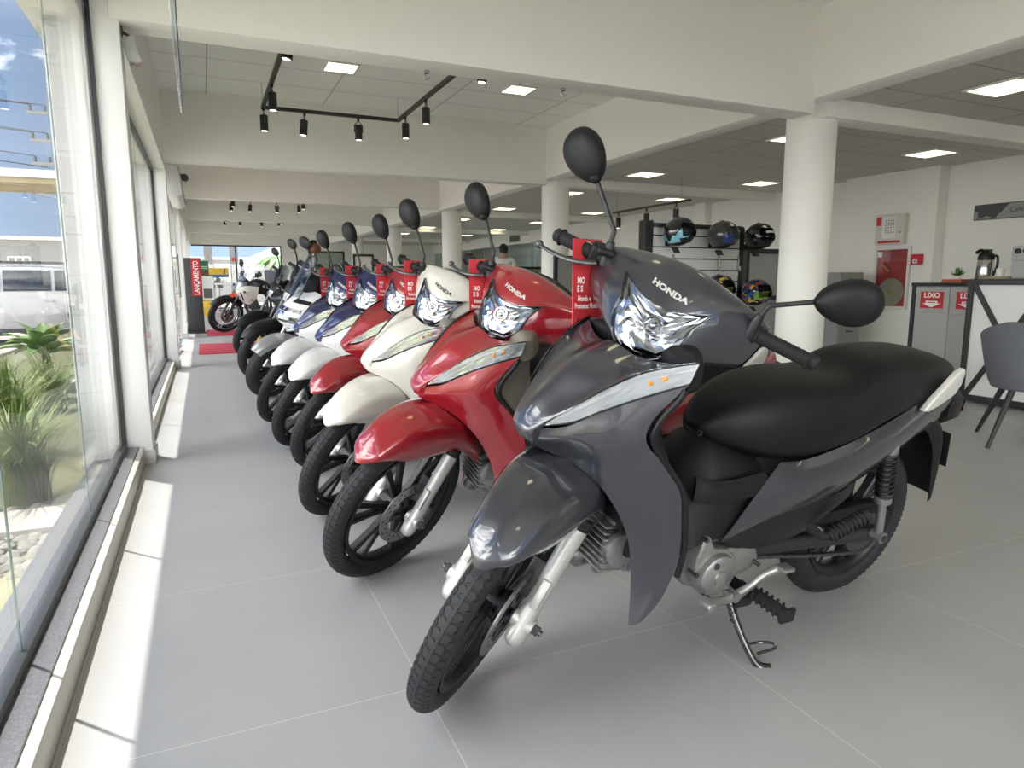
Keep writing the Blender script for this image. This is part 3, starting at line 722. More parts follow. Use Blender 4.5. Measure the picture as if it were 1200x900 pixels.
    m=MB(); m.tube([(.585,.130,.185),(.583,.155,.15),(.577,.19,.108),(.567,.22,.073),(.553,.240,.052),(.530,.255,.050)],[.014,.012,.011,.011,.012,.013],12,k=5,flat=.8); m.tube([(.574,.205,.098),(.55,.225,.113),(.515,.235,.108),(.515,.242,.098),(.555,.226,.080)],.0038,8,k=4); st=part(m,'side_stand','gloss_black')
    m=MB()
    hp=[Vector((.590+.006*math.cos(a),.14+.022*a/20+.006*math.sin(a),.18-.045*a/20)) for a in [k*.5 for k in range(41)]]
    m.tube(hp,.0022,6); part(m,'spring','steel_dark',st)
    for s in (1,-1):
        m=MB(); a=Vector((.29,.155*s,.335)); b=Vector((.195,.185*s,.405)); m.tube([a,b],.017,14); d=(b-a)/10
        for k in range(1,10): m.tube([a+d*k-d*.25,a+d*k+d*.25],.0215,12)
        m.tube([(.36,.12*s,.37),(.31,.14*s,.335),a],[.016,.013,.012],10,k=3)
        m.tube([(.40,.11*s,.40),(.34,.13*s,.36),(.30,.14*s,.325)],.011,8)
        part(m,'passenger_peg','rubber',smooth=30)
    # ---- rear end
    RC=(0,0,.258)
    m=MB(); m.lathe([(.182,-.03),(.186,-.034),(.172,-.03),(.160,-.014),(.158,0),(.160,.014),(.172,.03),(.186,.034),(.182,.03),(.17,0),(.182,-.03)],RC,'y',48)
    m.lathe([(.012,-.075),(.06,-.07),(.068,-.03),(.066,.03),(.05,.06),(.012,.07)],RC,'y',32); spokes(m,RC,.06,.165,6,.2,.026,.03,.14)
    rw=part(m,'rear_wheel','satin_black')
    m=MB(); tire_mesh(m,RC,.258,.042,1.0,(18,48),80); part(m,'tire','tire_rubber',rw,smooth=30)
    m=MB(); 
    prof=[]; pts=[]
    for k in range(72): a=2*PI*k/72; r_=.078+(.004 if k%2 else -.002); pts.append((r_*math.cos(a),.258+r_*math.sin(a)))
    m.prism(pts,.064,.070); part(m,'sprocket','steel_dark',rw)
    m=MB()
    for s in (1,-1): m.tube([(.53,.075*s,.290),(.35,.082*s,.280),(.10,.088*s,.262),(-.03,.088*s,.256)],.019,10,k=2,flat=1.25)
    m.box((.42,0,.285),(.06,.16,.05)); m.cyl((0,-.11,.258),(0,.112,.258),.011); m.box((.0,.092,.258),(.09,.012,.045)); m.box((.0,-.092,.258),(.09,.012,.045)); sw=part(m,'swing_arm','black_metal',bevel=.003)
    m=MB()
    top_=spline([(.53,.067,.322),(.40,.067,.326),(.2,.067,.332),(0.0,.067,.339)],10); low_=spline([(0.0,.067,.177),(.2,.067,.205),(.40,.067,.240),(.53,.067,.258)],10)
    rear_=[Vector((-.081*math.sin(t),.067,.258+.081*math.cos(t))) for t in [PI*k/10 for k in range(1,10)]]; frt_=[Vector((.53+.032*math.sin(t),.067,.290-.032*math.cos(t))) for t in [PI*k/5 for k in range(1,5)]]
    P_=top_+rear_+low_+frt_; P_.append(P_[0])
    for k in range(len(P_)-1):
        q=(P_[k]+P_[k+1])/2; dd=P_[k+1]-P_[k]; m.box(q,(dd.length*1.06,.012,.011 if k%2 else .008),Matrix.Rotation(-math.atan2(dd.z,dd.x),3,'Y'))
    part(m,'drive_chain','steel_dark')
    m=MB(); m.patch([[(.40,.06,.352),(.2,.06,.358),(.02,.06,.362),(-.05,.06,.345)],[(.40,.085,.350),(.2,.085,.356),(.02,.085,.360),(-.05,.085,.343)],[(.40,.088,.325),(.2,.088,.325),(.02,.088,.325),(-.05,.088,.318)]],4,3,.002,(0,1,1)); part(m,'chain_guard','black_plastic')
    for s in (1,-1):
        a=Vector((.010,.122*s,.268)); b=Vector((.078,.118*s,.575)); d=b-a; u=d.normalized()
        m=MB(); m.tube([a,a+d*.42],.0125,14); m.tube([a+d*.38,a+d*.44],.024,16); m.cyl(a-Vector((0,.018,0)),a+Vector((0,.018,0)),.018); m.tube([a+d*.44,b],.012,12); m.tube([a+d*.9,b],.024,14)
        sh=part(m,'shock_absorber','cast_silver')
        sd=u.cross(Vector((0,1,0))).normalized(); up2=u.cross(sd)
        hp=[]
        for k in range(0,9*14+1):
            t=k/(9*14); hp.append(a+d*(.44+.46*t)+(sd*math.cos(2*PI*k/14)+up2*math.sin(2*PI*k/14))*.0215)
        m=MB(); m.tube(hp,.0048,7); part(m,'spring','satin_black',sh)
        m=MB(); m.tube([a+Vector((0,.015*s,0)),a+Vector((0,.026*s,0))],.011,6); part(m,'shock_nut','steel_dark',sh)
    m=MB(); m.tube([(.62,-.13,.22),(.45,-.145,.23),(.30,-.15,.27),(.22,-.152,.285),(-.18,-.165,.35),(-.22,-.166,.355)],[.018,.02,.03,.042,.045,.036],18,k=4); ex=part(m,'exhaust','satin_black')
    m=MB(); m.patch([[(.28,-.19,.32),(.1,-.20,.35),(-.12,-.212,.385)],[(.28,-.205,.285),(.1,-.218,.315),(-.12,-.228,.35)],[(.28,-.195,.25),(.1,-.208,.275),(-.12,-.22,.31)]],4,4,.003,(0,-1,0)); part(m,'heat_shield','chrome',ex)
    return root
# ------------------------------------------------------------------ placing motorcycles
def set_paint(o,scheme):
    def one(q):
        k=q.get('paint')
        if k and k in scheme and q.type=='MESH':
            sl=q.material_slots[0]; sl.link='OBJECT'; sl.material=MAT[scheme[k]]
        for c in q.children: one(c)
    one(o)
def place(root,q,paints=None,proto=None):
    head,lean,px,py,z0,pit,_,d=q
    M=Matrix.Translation((px,py,z0))@Matrix.Rotation(head,4,'Z')@Matrix.Rotation(-lean,4,'X')@Matrix.Rotation(pit,4,'Y')
    root.matrix_world=M
    for c in root.children:
        if c.get('steered'): c.matrix_local=steer_matrix(d)
    if paints: set_paint(root,paints)
    return M,M@steer_matrix(d)
def scheme(main,nose=None,tail=None,inner='black_plastic',letters='letter_silver',fender=None,cowl=None):
    return dict(fender=fender or main,nose=nose or main,shield=main,cowl=cowl or nose or main,tail=tail or main,inner=inner,letters=letters)
BIKES=[
 ([3.19,.196,1.776,1.484,-.013,-.014,WB,.688],scheme('paint_grey'),'dark grey small motorcycle nearest the camera'),
 ([3.1594,.2129,1.7702,2.2069,-.0097,-.0001,WB,.4996],scheme('paint_red',inner='cover_taupe'),'red small motorcycle standing directly behind the dark grey one'),
 ([3.172,.2031,1.7568,2.8999,-.0092,.0003,WB,.6448],scheme('paint_white',inner='cover_taupe',letters='letter_dark'),'cream white small motorcycle between two red ones'),
 ([3.1789,.2039,1.806,3.6601,-.0095,-.0039,WB,.6489],scheme('paint_red',inner='cover_taupe'),'red small motorcycle between the cream white and a blue and white one'),
 ([3.1841,.2004,1.7617,4.2259,-.0096,-.0016,WB,.683],scheme('paint_pearl',nose='paint_blue',inner='black_plastic'),'nearer blue and white small motorcycle, next to a red one'),
 ([3.1848,.1964,1.7294,4.9893,-.0091,-.0015,WB,.7068],scheme('paint_pearl',nose='paint_blue',inner='black_plastic'),'farther blue and white small motorcycle, next to the silver scooter'),
]
proto=make_bike()
BM=[]
for i,(q,sc,lab) in enumerate(BIKES):
    b=proto if i==0 else copy_tree(proto)
    BM.append((b,sc,q)); tag(b,lab,'motorcycle','small motorcycles in the row')
for b,sc,q in BM:
    if sc['inner']=='black_plastic':
        for ch in list(b.children):
            if ch.get('variant'): bpy.data.objects.remove(ch)
STM=[]
for b,sc,q in BM: STM.append(place(b,q,sc))
# ------------------------------------------------------------------ the room
def sbox(name,a,b,m,bevel=0): 
    q=MB(); q.b2(a,b); return struct(q.build(name,m,smooth=0 if not bevel else 38,bevel=bevel))
YN,YF,XR=-4.6,26.5,8.48
sbox('floor',(-.36,YN,-.12),(XR+.1,YF+.1,0),'floor_tile')
sbox('ceiling',(-.5,YN,3.0),(4.56,YF,3.1),'ceiling_tile')
sbox('ceiling',(4.5,YN,2.38),(XR+.1,YF,2.48),'ceiling_tile_low')
BY=[4.02,8.5,13.1,17.7,22.3]; BZ=[2.24,2.27,2.38,2.39,2.39]
sbox('beam',(4.33,YN,2.35),(4.56,YF,3.05),'plaster',.004)
for y,z in zip([-.55]+BY,[2.24]+BZ):
    sbox('beam',(-.34,y,z),(4.34,y+.22,3.02),'plaster',.004)
    sbox('beam',(4.5,y+.02,min(z,2.27)),(XR,y+.24,2.42),'plaster',.004)
for y in [-.27]+[4.3,8.78,13.24,17.8,22.4]:
    q=MB(); q.lathe([(.195,0),(.195,2.36)],(4.62,y,0),'z',48); struct(q.build('column','plaster'))
    q=MB(); q.lathe([(.205,0),(.205,.07),(.195,.075)],(4.62,y,0),'z',48); struct(q.build('trim_1','skirting'))
# walls
sbox('wall_right',(XR,YN,0),(XR+.1,15.7,2.4),'plaster_cool')
sbox('wall_right',(8.30,5.70,0),(XR+.01,7.05,2.4),'plaster_cool',.003)
sbox('wall_right',(8.33,10.05,0),(XR+.01,10.35,2.4),'plaster_cool',.003)
sbox('wall_right',(XR-.03,15.7,2.06),(XR+.07,YF,2.4),'plaster_cool')
sbox('wall_right',(XR-.01,15.7,0),(XR+.05,YF,.95),'panel_white')
sbox('wall_right',(XR+1.6,15.7,0),(XR+1.7,YF,2.4),'panel_white')
sbox('ceiling',(XR,15.7,2.40),(XR+1.7,YF,2.48),'ceiling_tile_low')
sbox('floor',(XR+.1,15.7,-.12),(XR+1.7,YF,0),'floor_tile')
sbox('wall_rear',(4.5,YN-.1,0),(XR+.1,YN,3.1),'plaster')
sbox('wall_rear',(-.5,YN-.1,2.75),(4.55,YN,3.1),'plaster')
sbox('trim_13',(-.5,YN-.1,0),(4.5,YN,.12),'granite_top')
for k in range(4):
    x0=-.42+1.24*k; sbox('window_4',(x0+.03,YN-.06,.12),(x0+1.21,YN-.05,2.75),'window_glass'); sbox('trim_13',(x0-.03,YN-.08,.1),(x0+.03,YN-.03,2.75),'dark_frame')
sbox('wall_front',(2.68,YF,0),(3.85,YF+.12,3.1),'plaster')
sbox('wall_front',(4.95,YF,0),(XR+1.7,YF+.12,3.1),'plaster')
sbox('wall_front',(3.85,YF,2.1),(4.95,YF+.12,3.1),'plaster')
sbox('wall_front',(-.5,YF,2.25),(2.69,YF+.12,3.1),'plaster')
# front glazing of the far end
sbox('window_1',(-.46,YF+.03,.06),(2.68,YF+.04,2.25),'window_glass')
for x in (-.46,1.1,2.64): sbox('trim_2',(x,YF+.01,0),(x+.05,YF+.07,2.25),'dark_frame')
sbox('trim_2',(-.46,YF+.01,0),(2.68,YF+.07,.06),'dark_frame'); sbox('trim_2',(-.46,YF+.01,2.20),(2.68,YF+.07,2.26),'dark_frame')
# glass door in the far wall
sbox('door_1',(3.9,YF+.03,.02),(4.9,YF+.04,2.05),'office_glass')
for x in (3.85,4.36,4.90): sbox('trim_3',(x,YF+.0,0),(x+.06,YF+.08,2.1),'dark_frame')
sbox('trim_3',(3.85,YF,2.04),(4.95,YF+.08,2.1),'dark_frame')
# glazed office front on the far right
for k in range(6):
    y0=15.75+1.78*k; sbox('window_2',(XR+.0,y0+.04,.98),(XR+.01,y0+1.74,2.05),'office_glass')
    sbox('trim_4',(XR-.02,y0-.03,.95),(XR+.04,y0+.04,2.06),'panel_grey')
sbox('trim_4',(XR-.04,15.7,.93),(XR+.05,YF,1.0),'black_metal')
# left facade
PIER=[(-.60,-.40)]+[(y+.03,y+.21) for y in BY]
for k,(a,b) in enumerate(PIER):
    q=MB(); q.b2((-.47,a,0),(-.30,b,2.75)); struct(q.build('wall_left','white_metal',bevel=.004))
    sbox('baseboard_left',(-.475,a-.012,0),(-.288,b+.012,.075),'skirting',.003)
    sbox('wall_left',(-.625,a,-.3),(-.50,b+.02,2.30),'pillar_tile')
    sbox('trim_5',(-.505,a-.004,.0),(-.468,b-.05,2.6),'white_metal')
ZONES=[(YN,-.60),(-.40,4.05),(4.23,8.53),(8.71,13.13),(13.31,17.73),(17.91,22.33),(22.51,YF)]
DOORZ=3
for k,(a,b) in enumerate(ZONES):
    top=2.46 if k<2 else 2.18
    sbox('wall_left',(-.47,a,top),(-.305,b,3.02),'plaster')
    if k==DOORZ: continue
    sbox('trim_6',(-.58,a,-.15),(-.435,b,.045),'granite')
    sbox('trim_7',(-.425,a,-.02),(-.366,b,.098),'granite_top',.003)
    sbox('trim_8',(-.366,a,0),(-.340,b,.092),'cream_profile',.004)
    sbox('trim_9',(-.452,a,.03),(-.418,b,.128),'dark_frame',.003)
    sbox('trim_9',(-.452,a,top-.03),(-.418,b,top),'dark_frame')
    sbox('trim_9',(-.45,b-.022,.1),(-.42,b,top),'black_metal')
    n=round((b-a)/1.06); off=0
    if k==1: cuts=[a+(.02)]+[y for y in (-.15,.80,1.80,2.86)]+[b]
    else: cuts=[a+(b-a)*j/n for j in range(n+1)]
    for j in range(len(cuts)-1):
        sbox('window_3',(-.440,cuts[j]+.004,.12),(-.430,cuts[j+1]-.004,top),'window_glass')
        if j: sbox('trim_10',(-.4365,cuts[j]-.005,.12),(-.4335,cuts[j]+.005,top),'glass_edge')
# eave outside
sbox('trim_11',(-.69,YN,2.22),(-.45,YF,2.42),'plaster')
# entrance: glass doors standing between the piers
a,b=ZONES[DOORZ]
for j,(y0,y1) in enumerate(((a,a+1.08),(b-1.08,b))):
    sbox('door_2',(-.42,y0+.02,.06),(-.408,y1-.02,2.10),'window_glass')
    for y in (y0,y1-.04): sbox('trim_12',(-.435,y,.0),(-.395,y+.04,2.16),'white_metal')
sbox('trim_12',(-.44,a,2.10),(-.39,b,2.2),'white_metal')
def door_leaf(x,y,rz,lab):
    e=empty('glass_door',(x,y,0),rz,lab,'door')
    q=MB(); q.b2((0,-.006,.03),(.98,.006,2.06)); q.build('pane','window_glass',e,smooth=0)
    q=MB(); 
    for s in (-1,1): q.tube([(.90,s*.04,.75),(.90,s*.04,1.35)],.008,10)
    for z in (.80,1.30): q.tube([(.90,-.04,z),(.90,.04,z)],.007,10)
    q.build('pull_handle','steel_dark',e)
    q=MB(); q.b2((0,-.02,.012),(.98,.02,.075)); q.build('bottom_rail','chrome',e,bevel=.003)
    q=MB(); q.b2((0,-.02,2.04),(.98,.02,2.09)); q.build('top_rail','chrome',e,bevel=.003)
door_leaf(-.385,a+1.10,R(87),'clear glass entrance door standing open, with thin dark pull handle')
for a_,b_ in (((3.4,YF+2.4,0),(5.4,YF+2.5,2.4)),((3.4,YF+.12,2.3),(5.4,YF+2.5,2.4)),((3.4,YF+.12,0),(3.5,YF+2.5,2.3)),((5.3,YF+.12,0),(5.4,YF+2.5,2.3)),((3.4,YF+.1,-.1),(5.4,YF+2.5,.005))): sbox('wall_front',a_,b_,'plaster_cool')
# beam eye hooks
for k,x in enumerate((1.32,2.26)):
    q=MB(); q.tube([(x,4.20,2.24),(x,4.20,2.225)],.016,14)
    q.lathe([(.016+.004*math.cos(t),.004*math.sin(t)) for t in [2*PI*i/8 for i in range(9)]],(x,4.20,2.204),'y',20)
    tag(q.build('ceiling_hook','chrome'),'small chrome eye hook under the near white beam, '+('left one' if k==0 else 'right one'),'hook','eye hooks under the near beam')
# ------------------------------------------------------------------ lamps
def panel_light(x,y,z,lab,grp,s=.2,m_='led_panel'):
    e=empty('ceiling_light',(x,y,z),0,lab,'ceiling light',grp)
    q=MB(); fr=[(-s,-s),(s,-s),(s,s),(-s,s)]; k=s-.022
    q.b2((-s,-s,-.012),(s,-k,0)); q.b2((-s,k,-.012),(s,s,0)); q.b2((-s,-k,-.012),(-k,k,0)); q.b2((k,-k,-.012),(s,k,0)); q.build('frame','lamp_white',e,smooth=0)
    q=MB(); q.b2((-k,-k,-.009),(k,k,-.003)); q.build('diffuser',m_,e,smooth=0)
ORD=['first','second','third','fourth','fifth','sixth','seventh','eighth','ninth','tenth','eleventh','twelfth']
for x,nm in ((1.33,'nearer the windows'),(3.2,'nearer the columns')):
    for k,y in enumerate((-2.3,2.0,6.95,11.4,16.0,20.5)): panel_light(x,y,3.0,'small square light in the high ceiling, '+ORD[k]+' of the row '+nm,'square lights in the high ceiling',.16)
for x,nm in ((5.45,'beside the columns'),(7.45,'along the right wall')):
    for k,y in enumerate((-2.2,.6,3.3,5.25,7.8,9.9,12.5,15.0,17.5,20.0,23.5)): panel_light(x,y,2.38,'square light in the low grey ceiling, '+ORD[k]+' '+nm,'square lights in the low grey ceiling',.2)
for k_,(x_,y_) in enumerate(((9.3,17.6),(9.3,20.6),(9.3,23.6),(4.4,YF+1.3))): panel_light(x_,y_,2.39 if k_<3 else 2.29,['added fill light in the glazed office, nearest','added fill light in the glazed office, middle one','added fill light in the glazed office, farthest','added fill light behind the far glass door'][k_],'added fill lights',.22,'led_office_fill')  # lamps added to brighten the dark office and the space behind the door
def spot_head(parent,x,y,z,tilt=0.,rz=0.,s=1.0):
    M=Matrix.Translation((x,y,z))@Matrix.Rotation(rz,4,'Z')@Matrix.Rotation(tilt,4,'Y')
    q=MB(); q.xf(M); q.tube([(0,0,-.075*s),(0,0,-.08*s),(0,0,-.225*s),(0,0,-.23*s)],[.036*s,.040*s,.040*s,.038*s],20,caps=True); q.tube([(0,0,0),(0,0,-.03)],.014,10)
    q.tube([(0,-.0,-.03),(0,-.043*s,-.075*s),(0,-.045*s,-.14*s)],.005,6); q.tube([(0,.0,-.03),(0,.043*s,-.075*s),(0,.045*s,-.14*s)],.005,6); q.tube([(0,-.05*s,-.14*s),(0,.05*s,-.14*s)],.007,8)
    h=q.build('spot_head','black_metal',parent,smooth=40)
    q=MB(); q.xf(M); q.lathe([(0,-.2312*s),(.030*s,-.2312*s)],(0,0,0),'z',20); q.build('lamp','spot_glow',h)
def track(x0,x1,y0,y1,z,lab,heads,cables=True):
    e=empty('track_light',(0,0,0),0,lab,'track light','black track lights in the high ceiling bays')
    q=MB(); q.b2((x0-.018,y0,z),(x0+.018,y1,z+.034)); q.b2((x1-.018,y0,z),(x1+.018,y1,z+.034)); q.b2((x0-.018,y1-.018,z),(x1+.018,y1+.018,z+.034)); q.build('rail','black_metal',e,smooth=0)
    for hx,hy,t,rz in heads: spot_head(e,hx,hy,z,t,rz)
    for cx,cy in ((x0,y1),(x1,y1),(x0,y0+.3),(x1,y0+.3)):
        q=MB(); q.tube([(cx,cy,z+.03),(cx,cy,3.0)],.0018,6); q.build('suspension_cable','steel_dark',e)
def std_heads(x0,x1,y0,y1): return [(x0,y0+.55,.2,0),(x0,y1-1.0,0,0),(x0,y1-.06,0,0),(x0+.42,y1,.1,0),(x1-.45,y1,0,PI/2),(x1,y1-.3,0,0),(x1,y1-1.05,0,0),(x1+.0,y0+.5,.1,0)]
for k,(yy,zz) in enumerate(((7.85,2.75),(17.0,2.78),(21.6,2.80),(25.8,2.82))):
    x0,x1=.68,2.12
    track(x0,x1,yy-3.1,yy,zz,['near black track light frame of eight spots hanging above the motorcycles','second black track light frame, seen small under the third beam','third black track light frame, tiny under a far beam','farthest black track light frame near the end wall'][k],std_heads(x0,x1,yy-3.1,yy))
e=empty('track_light',(0,0,0),0,'short black track light with three spots near the helmet rack','track light')
q=MB(); q.b2((6.03,7.6,2.04),(6.06,9.5,2.07)); q.build('rail','black_metal',e,smooth=0)
for y in (9.35,8.6,7.9): spot_head(e,6.045,y,2.04,0,0,1.0)
for y in (9.4,7.8):
    q=MB(); q.tube([(6.045,y,2.06),(6.045,y,2.38)],.002,6); q.build('suspension_cable','steel_dark',e)
# white finned spotlight on the first pier
e=empty('wall_spotlight',(-.285,4.15,2.2),0,'white finned spotlight fixed high on the first left pier','spotlight')
q=MB(); F=Matrix.Translation((.03,-.02,-.07))@Matrix.Rotation(R(-16),4,'Y')@Matrix.Scale(.68,4); q.xf(F)
for k in range(9): q.b2((-.05,-.045+.0105*k,-.09),(.03,-.0415+.0105*k,.08))
q.b2((-.02,-.046,-.10),(.035,.046,.085)); q.build('housing','lamp_grey',e,bevel=.002)
q=MB(); q.tube([(-.015,0,.02),(.015,-.01,.0),(.03,-.02,-.02)],.008,8); q.b2((-.02,-.03,-.01),(-.008,.03,.06)); q.build('bracket','steel_dark',e)
q=MB(); q.xf(F); q.b2((-.02,-.04,-.106),(.034,.04,-.101)); q.build('lens','chrome',e,smooth=0)
# air curtain and camera over the door
e=empty('air_curtain',(-.23,8.95,1.94),0,'white ribbed air curtain unit above the entrance door','air curtain')
q=MB(); prof=[(-.08,.02),(.02,0),(.075,.03),(.07,.12),(.045,.34),(.01,.39),(-.08,.40)]; q.prism(prof,0,1.5,'y'); q.build('housing','lamp_white',e,bevel=.008)
q=MB()
for k in range(24): q.box((.062,.06+.06*k,.20),(.02,.008,.30),Matrix.Rotation(-.11,3,'Y'))
q.build('grille','lamp_grey',e,smooth=0)
e=empty('security_camera',(-.16,12.0,2.56),0,'small black dome camera on the white wall beyond the air curtain','camera')
q=MB(); q.ball((0,0,0),.06,16,10); q.build('dome','gloss_black',e); q=MB(); q.b2((-.16,-.05,-.05),(-.03,.05,.05)); q.build('mount','black_metal',e,bevel=.01)
# hanging clear sheet
e=empty('acrylic_blade',(-.03,2.35,1.47),0,'clear curved acrylic sheet hanging edge-on before the near beam','hanging sheet')
pts=[]
q=MB(); g=[]
for i in range(15):
    t=i/14; w=.075*math.sin(PI*min(1,.04+t*1.15)*.5); x=.012*math.sin(t*3)
    tp=min(1,.03+t*1.6)**.8; g.append([(.004-.030*tp*(1-.25*t),-w*tp,t*1.45),(.004-.012*tp,0,t*1.45),(.004,w*.9*tp,t*1.45)])
q.grid(Patch(g).grid(3,2),.004,(1,0,0)); q.build('sheet','acrylic',e)
q=MB(); q.tube([Vector((r_[2][0]+.002,r_[2][1],r_[2][2])) for r_ in g],.002,8,k=2); q.build('edge','dark_frame',e)
q=MB(); q.tube([(-.006,0,1.44),(-.004,0,1.535)],.002,6); q.build('wire','steel_dark',e)
# ------------------------------------------------------------------ floor mats and totem
for lab,a,b in (('red rectangular floor mat nearer the row of motorcycles',(-.11,10.0),(.95,11.6)),('red floor mat under the black and white trail motorcycle, by the totem',(0.0,13.35),(1.6,15.0))):
    q=MB(); q.b2((a[0],a[1],0),(b[0],b[1],.014)); tag(q.build('floor_mat','mat_red',bevel=.004),lab,'mat','red floor mats')
e=empty('totem_sign',(-.16,14.25,0),R(4),'tall charcoal totem with a red LANCAMENTO sign beside the far mat','totem')
q=MB(); q.b2((-.15,-.03,.02),(.14,.03,1.41)); q.build('pillar','totem_grey',e,bevel=.004)
q=MB(); q.b2((-.21,-.12,0),(.20,.12,.022)); q.build('base','totem_grey',e,bevel=.004)
q=MB(); q.b2((-.035,-.036,.70),(.125,-.029,1.40)); pn=q.build('sign_panel','sign_red',e,smooth=0)
q=MB(); q.text('LANÇAMENTO',.125,frame((.05,-.0375,1.04),(0,0,1),(-1,0,0)),.0005,'CENTER',.002,.74); q.build('lettering','letter_white',pn,smooth=0)
# ------------------------------------------------------------------ red price tags on the handlebars
def price_tag(MS,M,i,lab):
    e=empty('hang_tag',(0,0,0),0,lab,'tag','red cardboard tags on the handlebars')
    c=MS@Vector((.768,-.245,.942)); n=Matrix.Rotation(R(-28),3,'Z')@(MS.to_3x3()@Vector((0,1,0))); n=Vector((n.x,n.y,0)).normalized()
    ex=Vector((0,0,1)).cross(n); F=frame(c,ex,Vector((0,0,1))); e.matrix_world=F
    w,h0,h1,rr,rh=.049,.027,-.220,.012,.0215
    pts=[]; hole=[]
    for k in range(48):
        a=2*PI*k/48; hole.append((rh*math.cos(a),rh*math.sin(a)))
        # rounded rectangle boundary seen from the hole centre, sampled by angle
        dx,dy=math.cos(a),math.sin(a); ts=[]
        if dx>1e-6: ts.append(w/dx)
        if dx<-1e-6: ts.append(-w/dx)
        if dy>1e-6: ts.append(h0/dy)
        if dy<-1e-6: ts.append(h1/dy)
        t=min(ts); pts.append((dx*t,dy*t))
    # lower corners exactly
    def near(i,c): pts[i]=c
    ka=lambda x,y: int(round((math.atan2(y,x)%(2*PI))/(2*PI)*48))%48
    for cx,cy in ((w,h1),(-w,h1),(w,h0),(-w,h0)): near(ka(cx,cy),(cx*.985,cy*.985))
    q=MB(); vs=[]
    for zz in (.0012,-.0012): vs+=[Vector((x,y,zz)) for x,y in pts]+[Vector((x,y,zz)) for x,y in hole]
    fs=[]; N_=48
    for k in range(N_):
        j=(k+1)%N_; fs+=[[k,j,N_+j,N_+k],[2*N_+k,3*N_+k,3*N_+j,2*N_+j],[k,2*N_+k,2*N_+j,j],[N_+k,N_+j,3*N_+j,3*N_+k]]
    q.add(vs,fs); cd=q.build('card','tag_red',e,smooth=0)
    q=MB(); T=lambda x,y: frame((x,y,.0014),(1,0,0),(0,1,0))
    q.text('MO',.021,T(-.034,-.074),0,'LEFT',.0008,.75); q.text('E S',.021,T(-.035,-.094),0,'LEFT',.0008,.75)
    q.text('Honda e',.0175,T(-.032,-.118),0,'LEFT',.0007,.72); q.text('Promenac Motos',.0175,T(-.042,-.136),0,'LEFT',.0007,.66)
    q.build('lettering','letter_white',cd,smooth=0)
    q=MB()
    for mx,my,s in ((-.024,-.186,1.),(.000,-.187,1.05),(.024,-.186,1.)):
        for wx in (-.012,.012): q.lathe([(.0055*s,.0014),(.0085*s,.0014),(.0085*s,.0018),(.0055*s,.0018)],(mx+wx*s,my,0),'z',16)
        q.prism([(mx-.012*s,my+.004),(mx-.006*s,my+.016*s),(mx+.003*s,my+.014*s),(mx+.014*s,my+.019*s),(mx+.013*s,my+.012*s),(mx+.004*s,my+.003*s),(mx-.004*s,my+.002*s)],.0014,.0018,'z')
        q.prism([(mx-.012*s,my+.0),(mx-.006*s,my+.017*s),(mx-.004*s,my+.024*s),(mx-.007*s,my+.024*s),(mx-.014*s,my-.0)],.0014,.0018,'z')
    q.build('motorcycle_print','print_black',cd,smooth=0)
    q=MB(); q.lathe([(.007+.0028*math.cos(t),.0028*math.sin(t)) for t in [2*PI*k/8 for k in range(9)]],(-.040,-.206,.002),'z',16); q.build('eyelet','gloss_black',cd)
TL=['red hang tag with white lettering on the dark grey motorcycle','red hang tag on the handlebar of the red motorcycle behind the dark grey one','red hang tag on the handlebar of the cream white motorcycle','red hang tag on the red motorcycle beyond the cream white one','red hang tag on the nearer blue and white motorcycle','red hang tag on the farther blue and white motorcycle']
for i,(M,MS) in enumerate(STM): price_tag(MS,M,i,TL[i])
# ------------------------------------------------------------------ helmet rack
e=empty('helmet_rack',(3.96,5.66,0),0,'black framed white slatwall rack holding five helmets','rack')
q=MB()
for k in range(11):
    z=.30+.113*k; q.b2((.09,0,z),(1.23,.02,z+.100))
q.build('slat_panel','slat_white',e,smooth=0)
q=MB()
for k in range(12): q.b2((.09,.004,.287+.113*k),(1.23,.022,.30+.113*k))
q.build('slat_channels','black_metal',e,smooth=0)
q=MB(); q.b2((-.03,-.05,0),(.07,.05,1.56)); q.b2((1.20,-.02,0),(1.25,.04,1.52)); q.b2((.06,-.02,1.50),(1.24,.03,1.535)); q.b2((-.03,-.25,0),(.07,.25,.04)); q.b2((1.2,-.25,0),(1.25,.25,.04)); q.build('frame','black_metal',e,bevel=.003)
def hook(x,z,lab):
    h=empty('helmet_bracket',(x,5.655,z),0,lab,'bracket','helmet brackets on the rack')
    q=MB(); q.b2((-.03,-.006,-.03),(.03,.004,.03)); q.tube([(0,0,0),(.0,-.10,-.02),(0,-.2,-.01)],.012,10,k=4); q.build('arm','black_metal',h)
    q=MB(); q.lathe([(0,-.008),(.06,-.006),(.07,.0),(.05,.008),(0,.012)],(0,-.16,-.008),'z',20); q.build('cup','black_metal',h)
    q=MB(); q.prism([(-.035,-.05),(.0,-.05),(.035,-.10),(.0,-.10)],-.16,-.10,'y'); q.build('visor_clip','black_metal',h)
